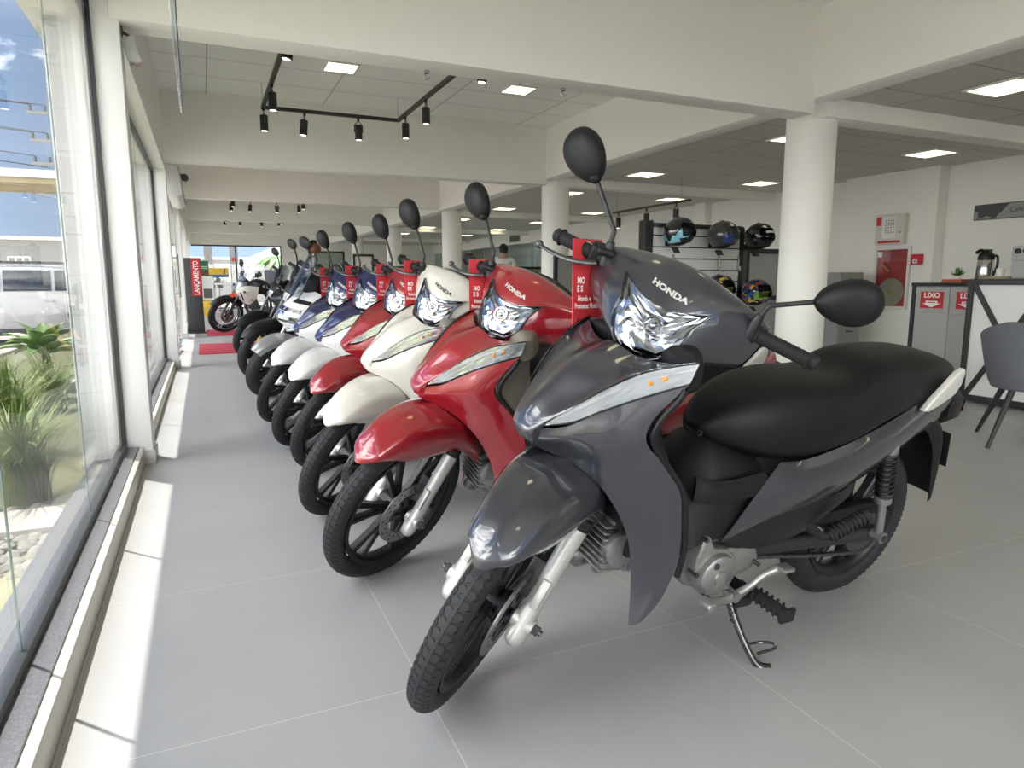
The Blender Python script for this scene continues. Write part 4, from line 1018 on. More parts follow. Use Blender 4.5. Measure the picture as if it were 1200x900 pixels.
def helmet(x,y,z,rz,kind,lab,half=False):
    h=empty('helmet',(x,y,z),rz,lab,'helmet','helmets on the slatwall rack'); h.rotation_euler=(0,R(-6),rz)
    a,b,c=.155,.125,.135   # front x
    def shell(u,v,k=1.0):
        # u azimuth (0 front), v polar from the top
        x_=math.sin(v)*math.cos(u); y_=math.sin(v)*math.sin(u); z_=math.cos(v)
        dz=1.0 if z_>0 else 1.08
        return Vector((a*x_*k*(1.06 if x_>0 and z_<0 else 1),b*y_*k,c*z_*k*dz))
    def vmax(u):
        f=abs(((u+PI)%(2*PI))-PI)   # 0 at the front
        if half: return R(95) if f<1.0 else R(128)
        return R(140)
    q=MB(); n=48; m=18; g=[]
    for j in range(m+1):
        g.append([shell(2*PI*i/n,R(2)+(vmax(2*PI*i/n)-R(2))*j/m) for i in range(n)])
    q.grid(g,.008,lambda p:p,closed_u=True); q.ball((0,0,c*.985),(.02,.02,.01),10,6)
    sh=q.build('shell','helmet_'+kind,h)
    q=MB(); g=[[shell(-1.05+2.1*i/16,R(62)+R(52)*j/6,1.035) for i in range(17)] for j in range(7)]; q.grid(g,.003,(1,0,0)); q.build('visor','screen_smoke' if kind!='grey' else 'screen_clear',h)
    for s in (-1,1):
        q=MB(); p=shell(s*1.25,R(84),1.02); q.tube([p*.98,p*1.06],.024,20); q.build('visor_pivot','gloss_black',h,bevel=.004)
    q=MB(); g=[[shell(2*PI*i/n,vmax(2*PI*i/n)-R(3)*j,1.012-.03*j) for i in range(n)] for j in range(2)]; q.grid(g,.006,lambda p:p,closed_u=True); q.build('rubber_trim','rubber',h)
    q=MB(); q.ball((-.005,0,-.02),(a*.86,b*.84,c*.86),20,12); q.build('lining','black_plastic',h)
    q=MB(); q.prism([(.085,.104),(.122,.076),(.130,.082),(.090,.114)],-.02,.02,'y'); q.build('vent','gloss_black',h,bevel=.003)
    return h,shell
def helmet_mat(name,base,cols,scale,thr):
    m=bpy.data.materials.new('helmet_'+name); m.use_nodes=True; nt=m.node_tree; b=nt.nodes['Principled BSDF']; L=nt.links.new
    b.inputs['Roughness'].default_value=.2; b.inputs['Coat Weight'].default_value=1
    tc=nt.nodes.new('ShaderNodeTexCoord'); v=nt.nodes.new('ShaderNodeTexVoronoi'); v.inputs['Scale'].default_value=scale; L(tc.outputs['Object'],v.inputs['Vector'])
    r=nt.nodes.new('ShaderNodeValToRGB'); r.color_ramp.interpolation='CONSTANT'
    sp=nt.nodes.new('ShaderNodeSeparateColor'); L(v.outputs['Color'],sp.inputs[0]); L(sp.outputs[0],r.inputs[0])
    el=r.color_ramp.elements; el[0].position=0; el[0].color=(*base,1); el[1].position=thr; el[1].color=(*cols[0],1)
    for k,c in enumerate(cols[1:]): 
        q=el.new(thr+(1-thr)*(k+1)/len(cols)); q.color=(*c,1)
    L(r.outputs[0],b.inputs['Base Color']); MAT['helmet_'+name]=m
helmet_mat('striped',(.012,.012,.014),[(.05,.28,.52),(.30,.10,.26),(.25,.55,.65),(.45,.03,.05)],9,.74)
mat('helmet_grey',(.055,.057,.062),.3,.2,1); mat('helmet_black',(.010,.010,.011),.2,0,1)
helmet_mat('graffiti',(.01,.012,.02),[(.03,.10,.40),(.02,.03,.12),(.60,.42,.03),(.012,.015,.02)],30,.45)
helmet_mat('doodle',(.01,.022,.10),[(.02,.10,.38),(.60,.45,.04),(.02,.02,.03),(.35,.05,.03),(.012,.03,.16)],30,.35)
HX=[(4.24,1.45),(4.78,1.435),(5.25,1.43),(4.76,.905),(5.25,.86)]
HK=[('striped',R(-62),'black helmet with pink and blue stripes, top left on the rack'),('grey',R(-40),'grey and blue helmet with raised clear visor, middle of the rack top row'),('black',R(-75),'plain gloss black helmet with white lettering at the right end of the rack top row'),('graffiti',R(-60),'dark helmet with green front patch low on the rack, left of the blue patterned one'),('doodle',R(-70),'blue helmet with yellow and green pattern at the lower right of the rack')]
for (x,z),(k,rz,lab) in zip(HX,HK):
    bx=x
    hook(bx,z-.10,dict(striped='black bracket under the helmet with pink and blue stripes',grey='black bracket under the grey and blue helmet',black='black bracket under the plain gloss black helmet',graffiti='black bracket under the dark helmet with green patch',doodle='black bracket under the blue patterned helmet')[k])
    h,shf=helmet(x,5.48,z,rz,k,lab)
    if k in('graffiti','doodle'):
        q=MB(); g=[[shf(-1.35+1.0*i/10,R(92)+R(30)*j/4,1.02) for i in range(11)] for j in range(5)]; q.grid(g,.003,lambda p:p); q.build('front_patch','leaf_green',h) if 'leaf_green' in MAT else q.build('front_patch',mat('leaf_green',(.16,.36,.04),.4),h)
    if k=='black':
        q=MB(); 
        
        for k in range(7):
            u0=-.62+.115*k; q.grid([[shf(u0+.085*i,R(76)+R(9)*j,1.045) for i in (0,1)] for j in (0,1)])
        q.build('white_marks','letter_white',h,recalc=False)
    if k=='grey':
        q=MB(); g=[[shf(-.5+1.0*i/10,R(40)+R(13)*j/3,1.045) for i in range(11)] for j in range(4)]; q.grid(g,.003,(1,0,0)); q.build('visor_sticker','letter_white',h)
        q=MB(); g=[[shf(.9+.7*i/8,R(92)+R(34)*j/4,1.012) for i in range(9)] for j in range(5)]; q.grid(g,.002,(0,1,0)); q.build('side_graphic',mat('helmet_blue',(.02,.05,.25),.25,0,1),h)
        q=MB(); g=[[shf(-1.6+.7*i/8,R(92)+R(34)*j/4,1.012) for i in range(9)] for j in range(5)]; q.grid(g,.002,(0,-1,0)); q.build('side_graphic','helmet_blue',h)
# steel price clips hanging under the top helmets
for k,x in enumerate((4.30,4.88,5.14)):
    q=MB(); q.b2((x-.008,5.63,1.08),(x+.008,5.655,1.24)); q.b2((x-.02,5.62,1.08),(x+.02,5.632,1.13)); tag(q.build('price_clip','chrome',bevel=.002),['small chrome clip on the slatwall below the striped helmet','small chrome clip on the slatwall below the grey helmet','small chrome clip at the right post below the black helmet'][k],'clip','chrome clips on the slatwall')
# ------------------------------------------------------------------ partitions
def screen(name,x0,x1,y,z1,lab,cat,mid=None,pm='panel_white',glassy=False):
    e=empty(name,(x0,y,0),0,lab,cat,'partitions' if cat=='partition' else None)
    W=x1-x0
    q=MB(); q.b2((.03,-.012,.06),(W-.03,.012,z1-.03)); q.build('panel',pm,e,smooth=0)
    q=MB(); q.b2((0,-.025,0),(.045,.025,z1)); q.b2((W-.045,-.025,0),(W,.025,z1)); q.b2((.045,-.025,z1-.05),(W-.045,.025,z1)); q.b2((.045,-.025,.04),(W-.045,.025,.09))
    if mid: q.b2((.045,-.025,mid),(W-.045,.025,mid+.05))
    q.build('frame','black_metal',e,smooth=0)
screen('partition',5.30,6.45,5.72,1.32,'white black framed partition between helmet rack and right wall, behind the near round column','partition',.77,'panel_grey')
screen('partition',4.38,5.66,8.35,1.32,'black framed grey partition right of the second round column','partition',.75,'panel_grey')
screen('partition',5.55,6.9,12.6,1.27,'dark topped desk partition behind the person in the white shirt','partition',None,'panel_grey')
screen('partition',3.3,4.3,12.9,1.26,'dark topped low partition left of the third round column','partition',None,'panel_grey')
screen('notice_board',2.99,3.44,15.05,1.56,'black framed beige standing board behind the blue motorcycle mirrors','board',None,'ivory')
e=empty('filing_cabinet',(7.75,6.6,0),0,'low dark grey cabinet against the right wall beside the near round column','cabinet')
q=MB(); q.b2((-.20,-.2,.04),(.22,.25,1.09)); q.build('body','panel_grey',e,bevel=.004)
for z in (.08,.42,.76):
    q=MB(); q.b2((-.19,-.212,z),(.21,-.199,z+.30)); d=q.build('drawer','panel_grey',e,bevel=.003); q=MB(); q.b2((-.05,-.222,z+.23),(.07,-.211,z+.25)); q.build('handle','steel_dark',d,bevel=.002)
# ------------------------------------------------------------------ coffee corner
def lixo(e,y,mk=True):
    q=MB(); q.b2((-.012,y-.155,.69),(-.001,y+.155,.92)); fl=q.build('sign_plate','cab_grey',e,bevel=.002)
    q=MB(); q.b2((-.0155,y-.105,.735),(-.0115,y+.105,.882)); s=q.build('sign','sign_red',fl,smooth=0)
    q=MB(); q.text('LIXO',.062,frame((-.0162,y,.848),(0,-1,0),(0,0,1)),0,'CENTER',.0022,1.05)
    A=[(.055,.800),(.055,.778),(.088,.778),(0,.742),(-.088,.778),(-.055,.778),(-.055,.800)]
    q.build('lettering','letter_white',s,smooth=0); q=MB(); q.prism([(y+a_,b_) for a_,b_ in A],-.0165,-.0158,'x'); q.build('arrow','letter_white',s,smooth=0)
    q=MB(); q.text('EMPURRE',.012,frame((-.0168,y,.786),(0,-1,0),(0,0,1)),0,'CENTER',.0004,1.0) if False else q.b2((-.017,y-.038,.782),(-.0166,y+.038,.790)); q.build('slot_mark','sign_red',s,smooth=0)
e=empty('waste_cabinet',(5.95,3.80,0),0,'grey two door waste cabinet with red LIXO signs and dark frame','cabinet')
q=MB(); q.b2((.0,-.24,.05),(.42,.42,.93)); q.build('body','cab_grey',e,smooth=0)
q=MB(); q.b2((-.015,.41,0),(.43,.445,.955)); q.b2((-.015,-.262,0),(.43,-.238,.955)); q.b2((-.02,-.263,.93),(.44,.45,.96)); q.b2((-.0,-.24,0),(.42,.41,.05)); q.build('frame','black_metal',e,smooth=0)
for y0,y1 in ((.095,.405),(-.235,.085)):
    q=MB(); q.b2((-.008,y0,.055),(.0,y1,.925)); d=q.build('door','cab_grey',e,bevel=.002); lixo(d,(y0+y1)/2)
e=empty('coffee_counter',(5.60,3.05,0),0,'white fronted counter with black X braced frame holding the coffee machine','counter')
q=MB(); q.b2((.02,-.75,.05),(.48,.46,.95)); q.build('body','panel_white',e,smooth=0)
q=MB()
for y in (-.76,-.13,.44): q.b2((0,y,0),(.05,y+.04,.985)); q.b2((.44,y,0),(.49,y+.04,.985))
q.b2((-.005,-.77,.945),(.50,.485,.99)); q.b2((0,-.72,.02),(.04,.44,.065)); q.b2((.45,-.72,.02),(.49,.44,.065))
for (y0,z0,y1,z1) in ((.43,.94,.165,.50),(-.09,.94,.165,.50),(.165,.50,.43,.06),(.165,.50,-.09,.06)):
    L=math.hypot(y1-y0,z1-z0); q.box((.012,(y0+y1)/2,(z0+z1)/2),(.024,.036,L),Matrix.Rotation(math.atan2(-(y1-y0),(z1-z0)),3,'X'))
q.build('frame','black_metal',e,smooth=0)
# things on the two tops
e=empty('thermos_flask',(6.05,3.685,.96),0,'steel thermos flask with black pump lid beside the coffee machine','thermos')
q=MB(); q.lathe([(.0,0),(.068,0),(.072,.01),(.066,.12),(.060,.19),(.058,.195)],(0,0,0),'z',32); q.build('body','chrome',e)
q=MB(); q.lathe([(.060,.19),(.063,.20),(.058,.235),(.035,.262),(.0,.27)],(0,0,0),'z',28); q.tube([(-.02,.0,.255),(-.05,.02,.27),(-.085,.03,.25)],.014,10,k=3); q.box((.02,0,.272),(.07,.03,.014)); q.build('lid','satin_black',e)
q=MB(); q.tube([(0,-.055,.225),(0,-.09,.215),(0,-.093,.14),(0,-.068,.06)],.010,8,k=5); q.build('handle','satin_black',e)
e=empty('serving_tray',(6.02,3.86,.96),0,'small terracotta coloured tray on the waste cabinet','tray')
q=MB(); q.b2((-.13,-.085,0),(.13,.085,.01)); q.b2((-.13,-.085,.008),(-.115,.085,.03)); q.b2((.115,-.085,.008),(.13,.085,.03)); q.b2((-.115,.07,.008),(.115,.085,.03)); q.b2((-.115,-.085,.008),(.115,-.07,.03)); q.build('rim','terracotta',e,smooth=0)
e=empty('potted_plant',(5.98,3.87,.97),0,'small green plant in a white pot on the tray','plant')
q=MB(); q.lathe([(0,0),(.026,0),(.034,.045),(.031,.045),(.025,.01)],(0,0,0),'z',20); q.build('pot','lamp_white',e)
q=MB(); rg=random.Random(5)
for k in range(46):
    a=rg.uniform(0,2*PI); el_=rg.uniform(.15,1.4); L=rg.uniform(.05,.095); d=Vector((math.cos(a)*math.cos(el_),math.sin(a)*math.cos(el_),math.sin(el_))); b=Vector((0,0,.045)); sd=d.cross(Vector((0,0,1))).normalized()*.012
    q.add([b,b+d*L*.55+sd,b+d*L,b+d*L*.55-sd],[[0,1,2,3]])
q.build('foliage','leaf',e,smooth=0,recalc=False)
q=MB(); q.lathe([(0,0),(.10,0),(.12,.02),(.11,.022),(.0,.006)],(5.82,3.45,.99),'z',28); tag(q.build('wooden_plate','wood_awning'),'round wooden plate in front of the coffee machine','plate')
for k,(x,y) in enumerate(((5.95,3.50),(5.95,3.39))):
    q=MB(); q.lathe([(0,0),(.024,0),(.033,.085),(.031,.085),(.022,.004)],(x,y,.99),'z',20); tag(q.build('cup_stack','lamp_white'),['stack of white paper cups next to the thermos flask','stack of white paper cups closer to the coffee machine'][k],'cups','white paper cups')
e=empty('coffee_machine',(5.82,3.10,.99),0,'white coffee machine with two round black knobs on the counter','coffee machine')
q=MB(); q.b2((0,-.05,0),(.30,.25,.145)); q.b2((-.01,-.05,.14),(.30,.25,.255)); q.build('body','car_white',e,bevel=.012,seg=3)
for y in (.20,.14):
    q=MB(); q.tube([(-.012,y,.215),(-.03,y,.215)],.020,20); q.tube([(-.03,y,.215),(-.034,y,.215)],.012,16); q.build('knob','satin_black',e,bevel=.002)
q=MB(); q.tube([(-.014,.02,.215),(-.03,.02,.215)],.017,16); q.tube([(-.014,.045,.195),(-.028,.045,.195)],.009,12); q.build('button','ivory',e,bevel=.002)
q=MB(); q.tube([(-.012,.02,.01),(-.012,.02,.14)],.045,24); q.build('water_column','chrome',e)
q=MB(); q.b2((-.02,-.20,0),(.30,-.06,.27)); q.build('side_tank','panel_grey',e,bevel=.01); q=MB(); q.b2((-.024,-.17,.21),(-.019,-.11,.25)); q.build('display','black_metal',e,smooth=0)
# cafe sign
e=empty('cafe_sign',(8.475,5.0,0),0,'long dark wall sign with a cup symbol and the word Café','sign')
q=MB(); q.b2((-.02,-.75,1.69),(.0,.345,1.868)); bd=q.build('board','totem_grey',e,smooth=0)
q=MB(); q.prism([(.335,1.70),(.335,1.80),(.12,1.70)],-.0225,-.0205,'x'); q.prism([(.10,1.70),(-.05,1.858),(-.74,1.858),(-.74,1.70)],-.0225,-.0205,'x'); q.build('light_field','panel_grey',bd,smooth=0)
q=MB(); 
q.prism([(.30,1.775),(.20,1.775),(.207,1.73),(.225,1.718),(.275,1.718),(.293,1.73)],-.0245,-.023,'x'); q.lathe([(.014,0),(.02,0)],(-.024,.195,1.75),'x',16); q.b2((-.0245,.19,1.705),(-.023,.31,1.711)); q.build('cup_symbol','letter_dark',bd,smooth=0)
q=MB(); q.text('Café',.075,frame((-.0235,-.13,1.782),(0,-1,0),(0,0,1)),.0005,'CENTER',.0005,1.1); q.build('lettering','letter_dark',bd,smooth=0)
# fire cabinet, alarm panel, call point
e=empty('fire_hose_cabinet',(8.30,6.25,0),0,'white framed wall cabinet with red inside and coiled fire hose','fire hose cabinet')
q=MB(); q.b2((-.035,-.27,.61),(0,.24,.65)); q.b2((-.035,-.27,1.385),(0,.24,1.425)); q.b2((-.035,-.27,.65),(0,-.235,1.385)); q.b2((-.035,.205,.65),(0,.24,1.385)); q.build('frame','panel_white',e,bevel=.003)
q=MB(); q.b2((-.012,-.24,.64),(-.004,.21,1.39)); q.build('back_panel','hose_red',e,smooth=0)
q=MB()
for k in range(9): q.lathe([(.025+.0185*k+.009*math.cos(t),.016*math.sin(t)) for t in [2*PI*i/8 for i in range(9)]],(-.018,-.03,.835),'x',36)
q.build('hose','hose_canvas',e)
q=MB(); q.tube([(-.02,-.03,.835),(-.05,-.03,.835)],.024,16); q.tube([(-.02,.1,1.2),(-.03,.06,1.15),(-.03,.0,1.1)],.014,10,k=3); q.build('valve','gold',e)
q=MB(); q.b2((-.034,-.235,.65),(-.030,.205,1.385)); q.build('glass_pane','window_glass',e,smooth=0)
q=MB(); q.b2((-.0295,.13,1.29),(-.0285,.19,1.36)); q.build('sticker','letter_white',e,smooth=0)
e=empty('alarm_panel',(8.30,6.28,0),0,'ivory fire alarm panel with red label above the hose cabinet','alarm panel')
q=MB(); q.b2((-.07,-.215,1.45),(0,.20,1.84)); bd=q.build('housing','ivory',e,bevel=.006)
q=MB(); q.b2((-.073,-.10,1.53),(-.0695,.10,1.81)); fp=q.build('face_plate','lamp_white',e,smooth=0)
q=MB()
for i in range(4):
    for j in range(6): q.b2((-.0755,-.075+.036*i,1.60+.03*j),(-.073,-.055+.036*i,1.615+.03*j))
q.build('indicator_lamps','panel_grey',fp,smooth=0)
q=MB(); q.b2((-.073,.115,1.70),(-.0695,.185,1.81)); q.build('red_label','sign_red',e,smooth=0)
q=MB(); q.tube([(-.07,-.16,1.60),(-.076,-.16,1.60)],.012,14); q.build('key_switch','chrome',e)
q=MB(); q.b2((-.0725,-.17,1.47),(-.0695,.15,1.50)); q.build('print_strip','sign_red',e,smooth=0)
e=empty('fire_call_point',(8.30,5.885,1.25),0,'small square red fire call point right of the hose cabinet','call point')
q=MB(); q.b2((-.05,-.07,-.065),(0,.07,.065)); q.build('housing','sign_red',e,bevel=.01,seg=3); q=MB(); q.b2((-.053,-.02,-.05),(-.0495,.04,.0)); q.build('window','lamp_white',e,smooth=0); q=MB(); q.tube([(-.0535,.01,-.025),(-.055,.01,-.025)],.010,12); q.build('button','print_black',e)
# office wall grilles
for k,y in enumerate((16.35,18.6)):
    e=empty('air_grille',(XR-.03,y,2.22),0,['dark air grille on the far white bulkhead, nearer one','dark air grille on the far white bulkhead, farther one'][k],'air grille','air grilles on the bulkhead')
    q=MB(); q.b2((-.015,-.36,-.10),(0,.36,.10)); q.build('frame','panel_grey',e,bevel=.003)
    q=MB(); q.b2((-.018,-.32,-.075),(-.014,.32,.075)); q.build('core','print_black',e,smooth=0)
    q=MB()
    for j in range(6): q.box((-.02,0,-.062+.025*j),(.012,.64,.004),Matrix.Rotation(.6,3,'Y'))
    q.build('louvres','panel_grey',e,smooth=0)
# ------------------------------------------------------------------ upholstered chair
e=empty('armchair',(4.50,2.38,0),R(38),'grey upholstered tub chair with dark slanted legs at the right edge','chair')
def tub(r0,r1,z0,z1):
    g=[]
    for j in range(7):
        t=j/6; row=[]
        for i in range(33):
            a=R(-128)+R(256)*i/32   # opening towards +x (front)
            b=a+PI
            f=abs(a)/R(128); top=z1-(z1-z0)*.42*max(0,f-.35)**1.2/.65**1.2
            z=z0+(top-z0)*t; r_=r0+(r1-r0)*t**.8
            row.append(Vector((r_*math.cos(b)*1.0,r_*1.05*math.sin(b),z)))
        g.append(row)
    return g
g=tub(.225,.285,.37,.735)
q=MB(); q.grid(g,.04,lambda p:Vector((p.x,p.y,0))); q.build('backrest','grey_fabric',e,bevel=0,smooth=60)
q=MB(); L=[]
for z,rr in ((.335,.20),(.345,.225),(.40,.235),(.445,.23),(.46,.20)): L.append([(rr*1.06*math.cos(2*PI*k/28)+.01,rr*math.sin(2*PI*k/28),z) for k in range(28)])
q.sloft(L,3); q.build('seat','grey_fabric',e,smooth=60)
for sx,sy in ((1,1),(1,-1),(-1,1),(-1,-1)):
    q=MB(); q.tube([(.13*sx,.13*sy,.345),(.25*sx,.24*sy,0)],[.019,.011],12); q.build('leg','leg_dark',e)
# ------------------------------------------------------------------ the person in the office area
def skin_mesh(name,verts,edges,radii,m,parent=None,sub=2):
    me=bpy.data.meshes.new('k'); me.from_pydata(verts,edges,[]); o=bpy.data.objects.new('k',me); COL.objects.link(o)
    md=o.modifiers.new('s','SKIN'); 
    for i,r_ in enumerate(radii):
        sv=me.skin_vertices[0].data[i]; sv.radius=r_ if isinstance(r_,tuple) else (r_,r_); sv.use_root=(i==0)
    s=o.modifiers.new('u','SUBSURF'); s.levels=sub; s.render_levels=sub
    bpy.context.view_layer.update()
    ev=o.evaluated_get(bpy.context.evaluated_depsgraph_get()); nm=bpy.data.meshes.new_from_object(ev); bpy.data.objects.remove(o)
    for p in nm.polygons: p.use_smooth=True
    nm.materials.clear(); nm.materials.append(MAT[m]); n=bpy.data.objects.new(name,nm); COL.objects.link(n)
    if parent is not None: n.parent=parent
    return n
e=empty('person',(5.0,11.5,0),R(-15),'person with short dark hair and white shirt standing with back to camera','person')
V=[(0,0,.90),(0,0,1.08),(0,.0,1.28),(0,0,1.37),(0,-.005,1.43),(0,0,1.49),(0,.015,1.56),
   (.17,0,1.345),(.215,.03,1.08),(.20,.17,.95),(.18,.24,.93),(-.17,0,1.345),(-.215,.03,1.08),(-.20,.17,.95),(-.18,.24,.93),
   (.09,0,.82),(.095,.01,.46),(.095,-.02,.08),(.10,.10,.03),(-.09,0,.82),(-.095,.01,.46),(-.095,-.02,.08),(-.10,.10,.03)]
E_=[(0,1),(1,2),(2,3),(3,4),(4,5),(5,6),(3,7),(7,8),(8,9),(9,10),(3,11),(11,12),(12,13),(13,14),(0,15),(15,16),(16,17),(17,18),(0,19),(19,20),(20,21),(21,22)]
RD=[(.14,.10),(.13,.09),(.14,.10),(.10,.075),.052,(.068,.08),(.066,.080),.055,.043,.033,.028,.055,.043,.033,.028,.085,.058,.042,.035,.085,.058,.042,.035]
skin_mesh('body',V,E_,RD,'skin',e)
# fingers on both hands, part of the figure's hands
for s in (1,-1):
    q=MB(); b=Vector((.18*s,.25,.925))
    for k,(dx,L) in enumerate(((-.03,.062),(-.011,.072),(.009,.068),(.028,.052))): q.tube([b+Vector((dx,.0,0)),b+Vector((dx,L*.55,-.008)),b+Vector((dx,L,-.03))],[.0095,.0085,.007],8,k=3)
    q.tube([b+Vector((-.035*s,-.03,0)),b+Vector((-.058*s,.0,-.008)),b+Vector((-.055*s,.03,-.02))],[.011,.010,.008],8,k=3); q.build('hand','skin',e)
skin_mesh('shirt',[(0,0,.86),(0,0,1.08),(0,0,1.28),(0,0,1.375),(.17,0,1.35),(.215,.03,1.08),(.203,.14,.975),(-.17,0,1.35),(-.215,.03,1.08),(-.203,.14,.975),(0,-.003,1.425)],[(0,1),(1,2),(2,3),(3,4),(4,5),(5,6),(3,7),(7,8),(8,9),(3,10)],[(.155,.115),(.145,.105),(.155,.115),(.115,.09),.066,.054,.047,.066,.054,.047,.062],'shirt_white',e)
skin_mesh('trousers',[(0,0,.93),(.09,0,.82),(.095,.01,.46),(.095,-.02,.09),(-.09,0,.82),(-.095,.01,.46),(-.095,-.02,.09)],[(0,1),(1,2),(2,3),(0,4),(4,5),(5,6)],[(.15,.11),.098,.07,.056,.098,.07,.056],'trouser',e)
for s in (1,-1): 
    q=MB(); q.ball((.1*s,.05,.035),(.045,.13,.04),14,8); q.build('shoe','satin_black',e)
q=MB(); g=[]
for j in range(9):
    row=[]
    for i in range(25):
        u=2*PI*i/24; fr=(math.sin(u)+1)/2; v=(R(128)-R(66)*fr**2)*j/8
        row.append(Vector((.082*math.sin(v)*math.cos(u),.008+.100*math.sin(v)*math.sin(u),1.545+.105*math.cos(v))))
    g.append(row)
q.grid(g,.01,lambda p:p-Vector((0,0,1.53))); q.build('hair','hair',e,smooth=60)
for s in (1,-1):
    q=MB(); q.ball((.078*s,.01,1.53),(.010,.02,.03),10,8); q.build('ear','skin',e)
    q=MB(); q.ball((.030*s,.090,1.545),(.011,.008,.008),10,8); q.build('eye','letter_white',e)
q=MB(); q.prism([(.088,1.55),(.115,1.505),(.085,1.50)],-.014,.014,'x'); q.build('nose','skin',e,bevel=.004)
q=MB(); q.ball((0,.088,1.475),(.024,.008,.007),10,8); q.build('mouth','terracotta',e)
# ------------------------------------------------------------------ outside the glass
def gbox(name,a,b,m,kind='structure'):
    q=MB(); q.b2(a,b); o=q.build(name,m,smooth=0); o['kind']=kind; return o
gbox('street_ground',(-60,-20,-.45),(-2.6,70,-.30),'street_paver')
gbox('street_ground',(-2.6,YF+.1,-.45),(40,70,-.30),'street_paver')
gbox('planting_bed',(-2.6,2.95,-.40),(-.58,26.5,-.06),'soil')
gbox('street_ground',(-2.6,-20,-.45),(40,-4.75,-.30),'street_paver')
gbox('lawn_strip',(-2.6,-6,-.40),(-.58,2.95,-.045),'lawn')
gbox('kerb',(-2.75,-6,-.40),(-2.6,26.5,-.02),'paving')
gbox('stone_path',(-.92,3.2,-.09),(-.58,3.5,-.02),'paving')
# pebbles nobody could count
q=MB(); rg=random.Random(11)
for k in range(900):
    x=rg.uniform(-1.7,-.62); y=rg.uniform(2.75,3.6)+.5*(-.7-x)*.3; s_=rg.uniform(.012,.034)
    q.ball((x,y,-.055+s_*.3),(s_,s_*rg.uniform(.7,1.3),s_*.6),7,5)
o=q.build('pebbles','pebble'); tag(o,'pale pebbles spread before the grass outside the glass','pebbles'); o['kind']='stuff'
def clump(x,y,h,n,seed,lab):
    rg=random.Random(seed); q=MB()
    for k in range(n):
        a=rg.uniform(0,2*PI); r0=rg.uniform(0,.10); L=h*rg.uniform(.6,1.15); lean=rg.uniform(.15,.95)
        b=Vector((r0*math.cos(a*1.7),r0*math.sin(a*1.7),0)); w=rg.uniform(.004,.0075); d=Vector((math.cos(a),math.sin(a),0)); sd=Vector((-d.y,d.x,0))
        P_=[]
        for j in range(6):
            t=j/5; P_.append(b+d*(L*lean*t*t*.75)+Vector((0,0,L*(t-.42*lean*t*t*t*1.1))))
        vs=[];fs=[]
        for j,p in enumerate(P_):
            ww=w*(1-(j/5)**2*.95); vs+= [p-sd*ww,p+sd*ww]
        for j in range(5): fs.append([2*j,2*j+1,2*j+3,2*j+2])
        q.add(vs,fs)
    o=q.build('grass_clump','grass_leaf',None,smooth=60,recalc=False); o.location=(x,y,-.06); tag(o,lab,'grass','grass clumps outside the glass'); return o
for k,(x,y,h,lab) in enumerate(((-.80,3.72,.60,'tall grass clump just outside the glass, nearest the pebbles'),(-1.22,4.05,.64,'tall grass clump left of the nearest one, toward the street'),(-1.05,4.75,.66,'grass clump against the tiled pillar, behind the front two'),(-1.25,5.5,.62,'grass clump in front of the broad leaved agaves'),(-2.2,5.0,.6,'grass clump at the left edge of the view by the street'),(-1.15,6.4,.55,'low grass clump half hidden behind the tiled pillar'))): clump(x,y,h,330,20+k,lab)
def agave(x,y,h,n,seed,lab,stem):
    e=empty('agave',(x,y,-.06),0,lab,'plant','agaves outside the glass'); rg=random.Random(seed)
    q=MB(); q.tube([(0,0,0),(.02,.0,stem*.5),(.0,.0,stem)],[.05,.04,.035],10,k=3); q.build('stem','bark',e)
    q=MB()
    for k in range(n):
        a=2.399*k+rg.uniform(-.2,.2); f=k/(n-1); el_=R(8+66*f)+rg.uniform(-.1,.1); L=h*rg.uniform(.85,1.1)*(1-.25*f); W=.085*h/.5
        d=Vector((math.cos(a),math.sin(a),0)); sd=Vector((-d.y,d.x,0)); rows=[]
        for j in range(8):
            t=j/7; p=Vector((0,0,stem))+d*(L*t*math.cos(el_+.25-.5*t))+Vector((0,0,L*t*math.sin(el_+.25-.5*t))); w=W*(.45+2.2*t*(1-t)*1.0+.25*(1-t))*(1-t**5)*.8
            up=Vector((0,0,1)); rows.append([p-sd*w+up*w*.45,p-sd*w*.5+up*.06*w,p,p+sd*w*.5+up*.06*w,p+sd*w+up*w*.45])
        q.grid(rows,.006,(0,0,1))
    q.build('leaves','agave_leaf',e,smooth=60)
agave(-1.42,7.75,.46,20,3,'large broad leaved agave standing on a stem outside the glass',.34)
agave(-1.20,7.0,.34,16,4,'smaller agave at the foot of the large one',.05)
agave(-1.05,8.1,.36,16,6,'agave half hidden behind the tiled pillar',.12)
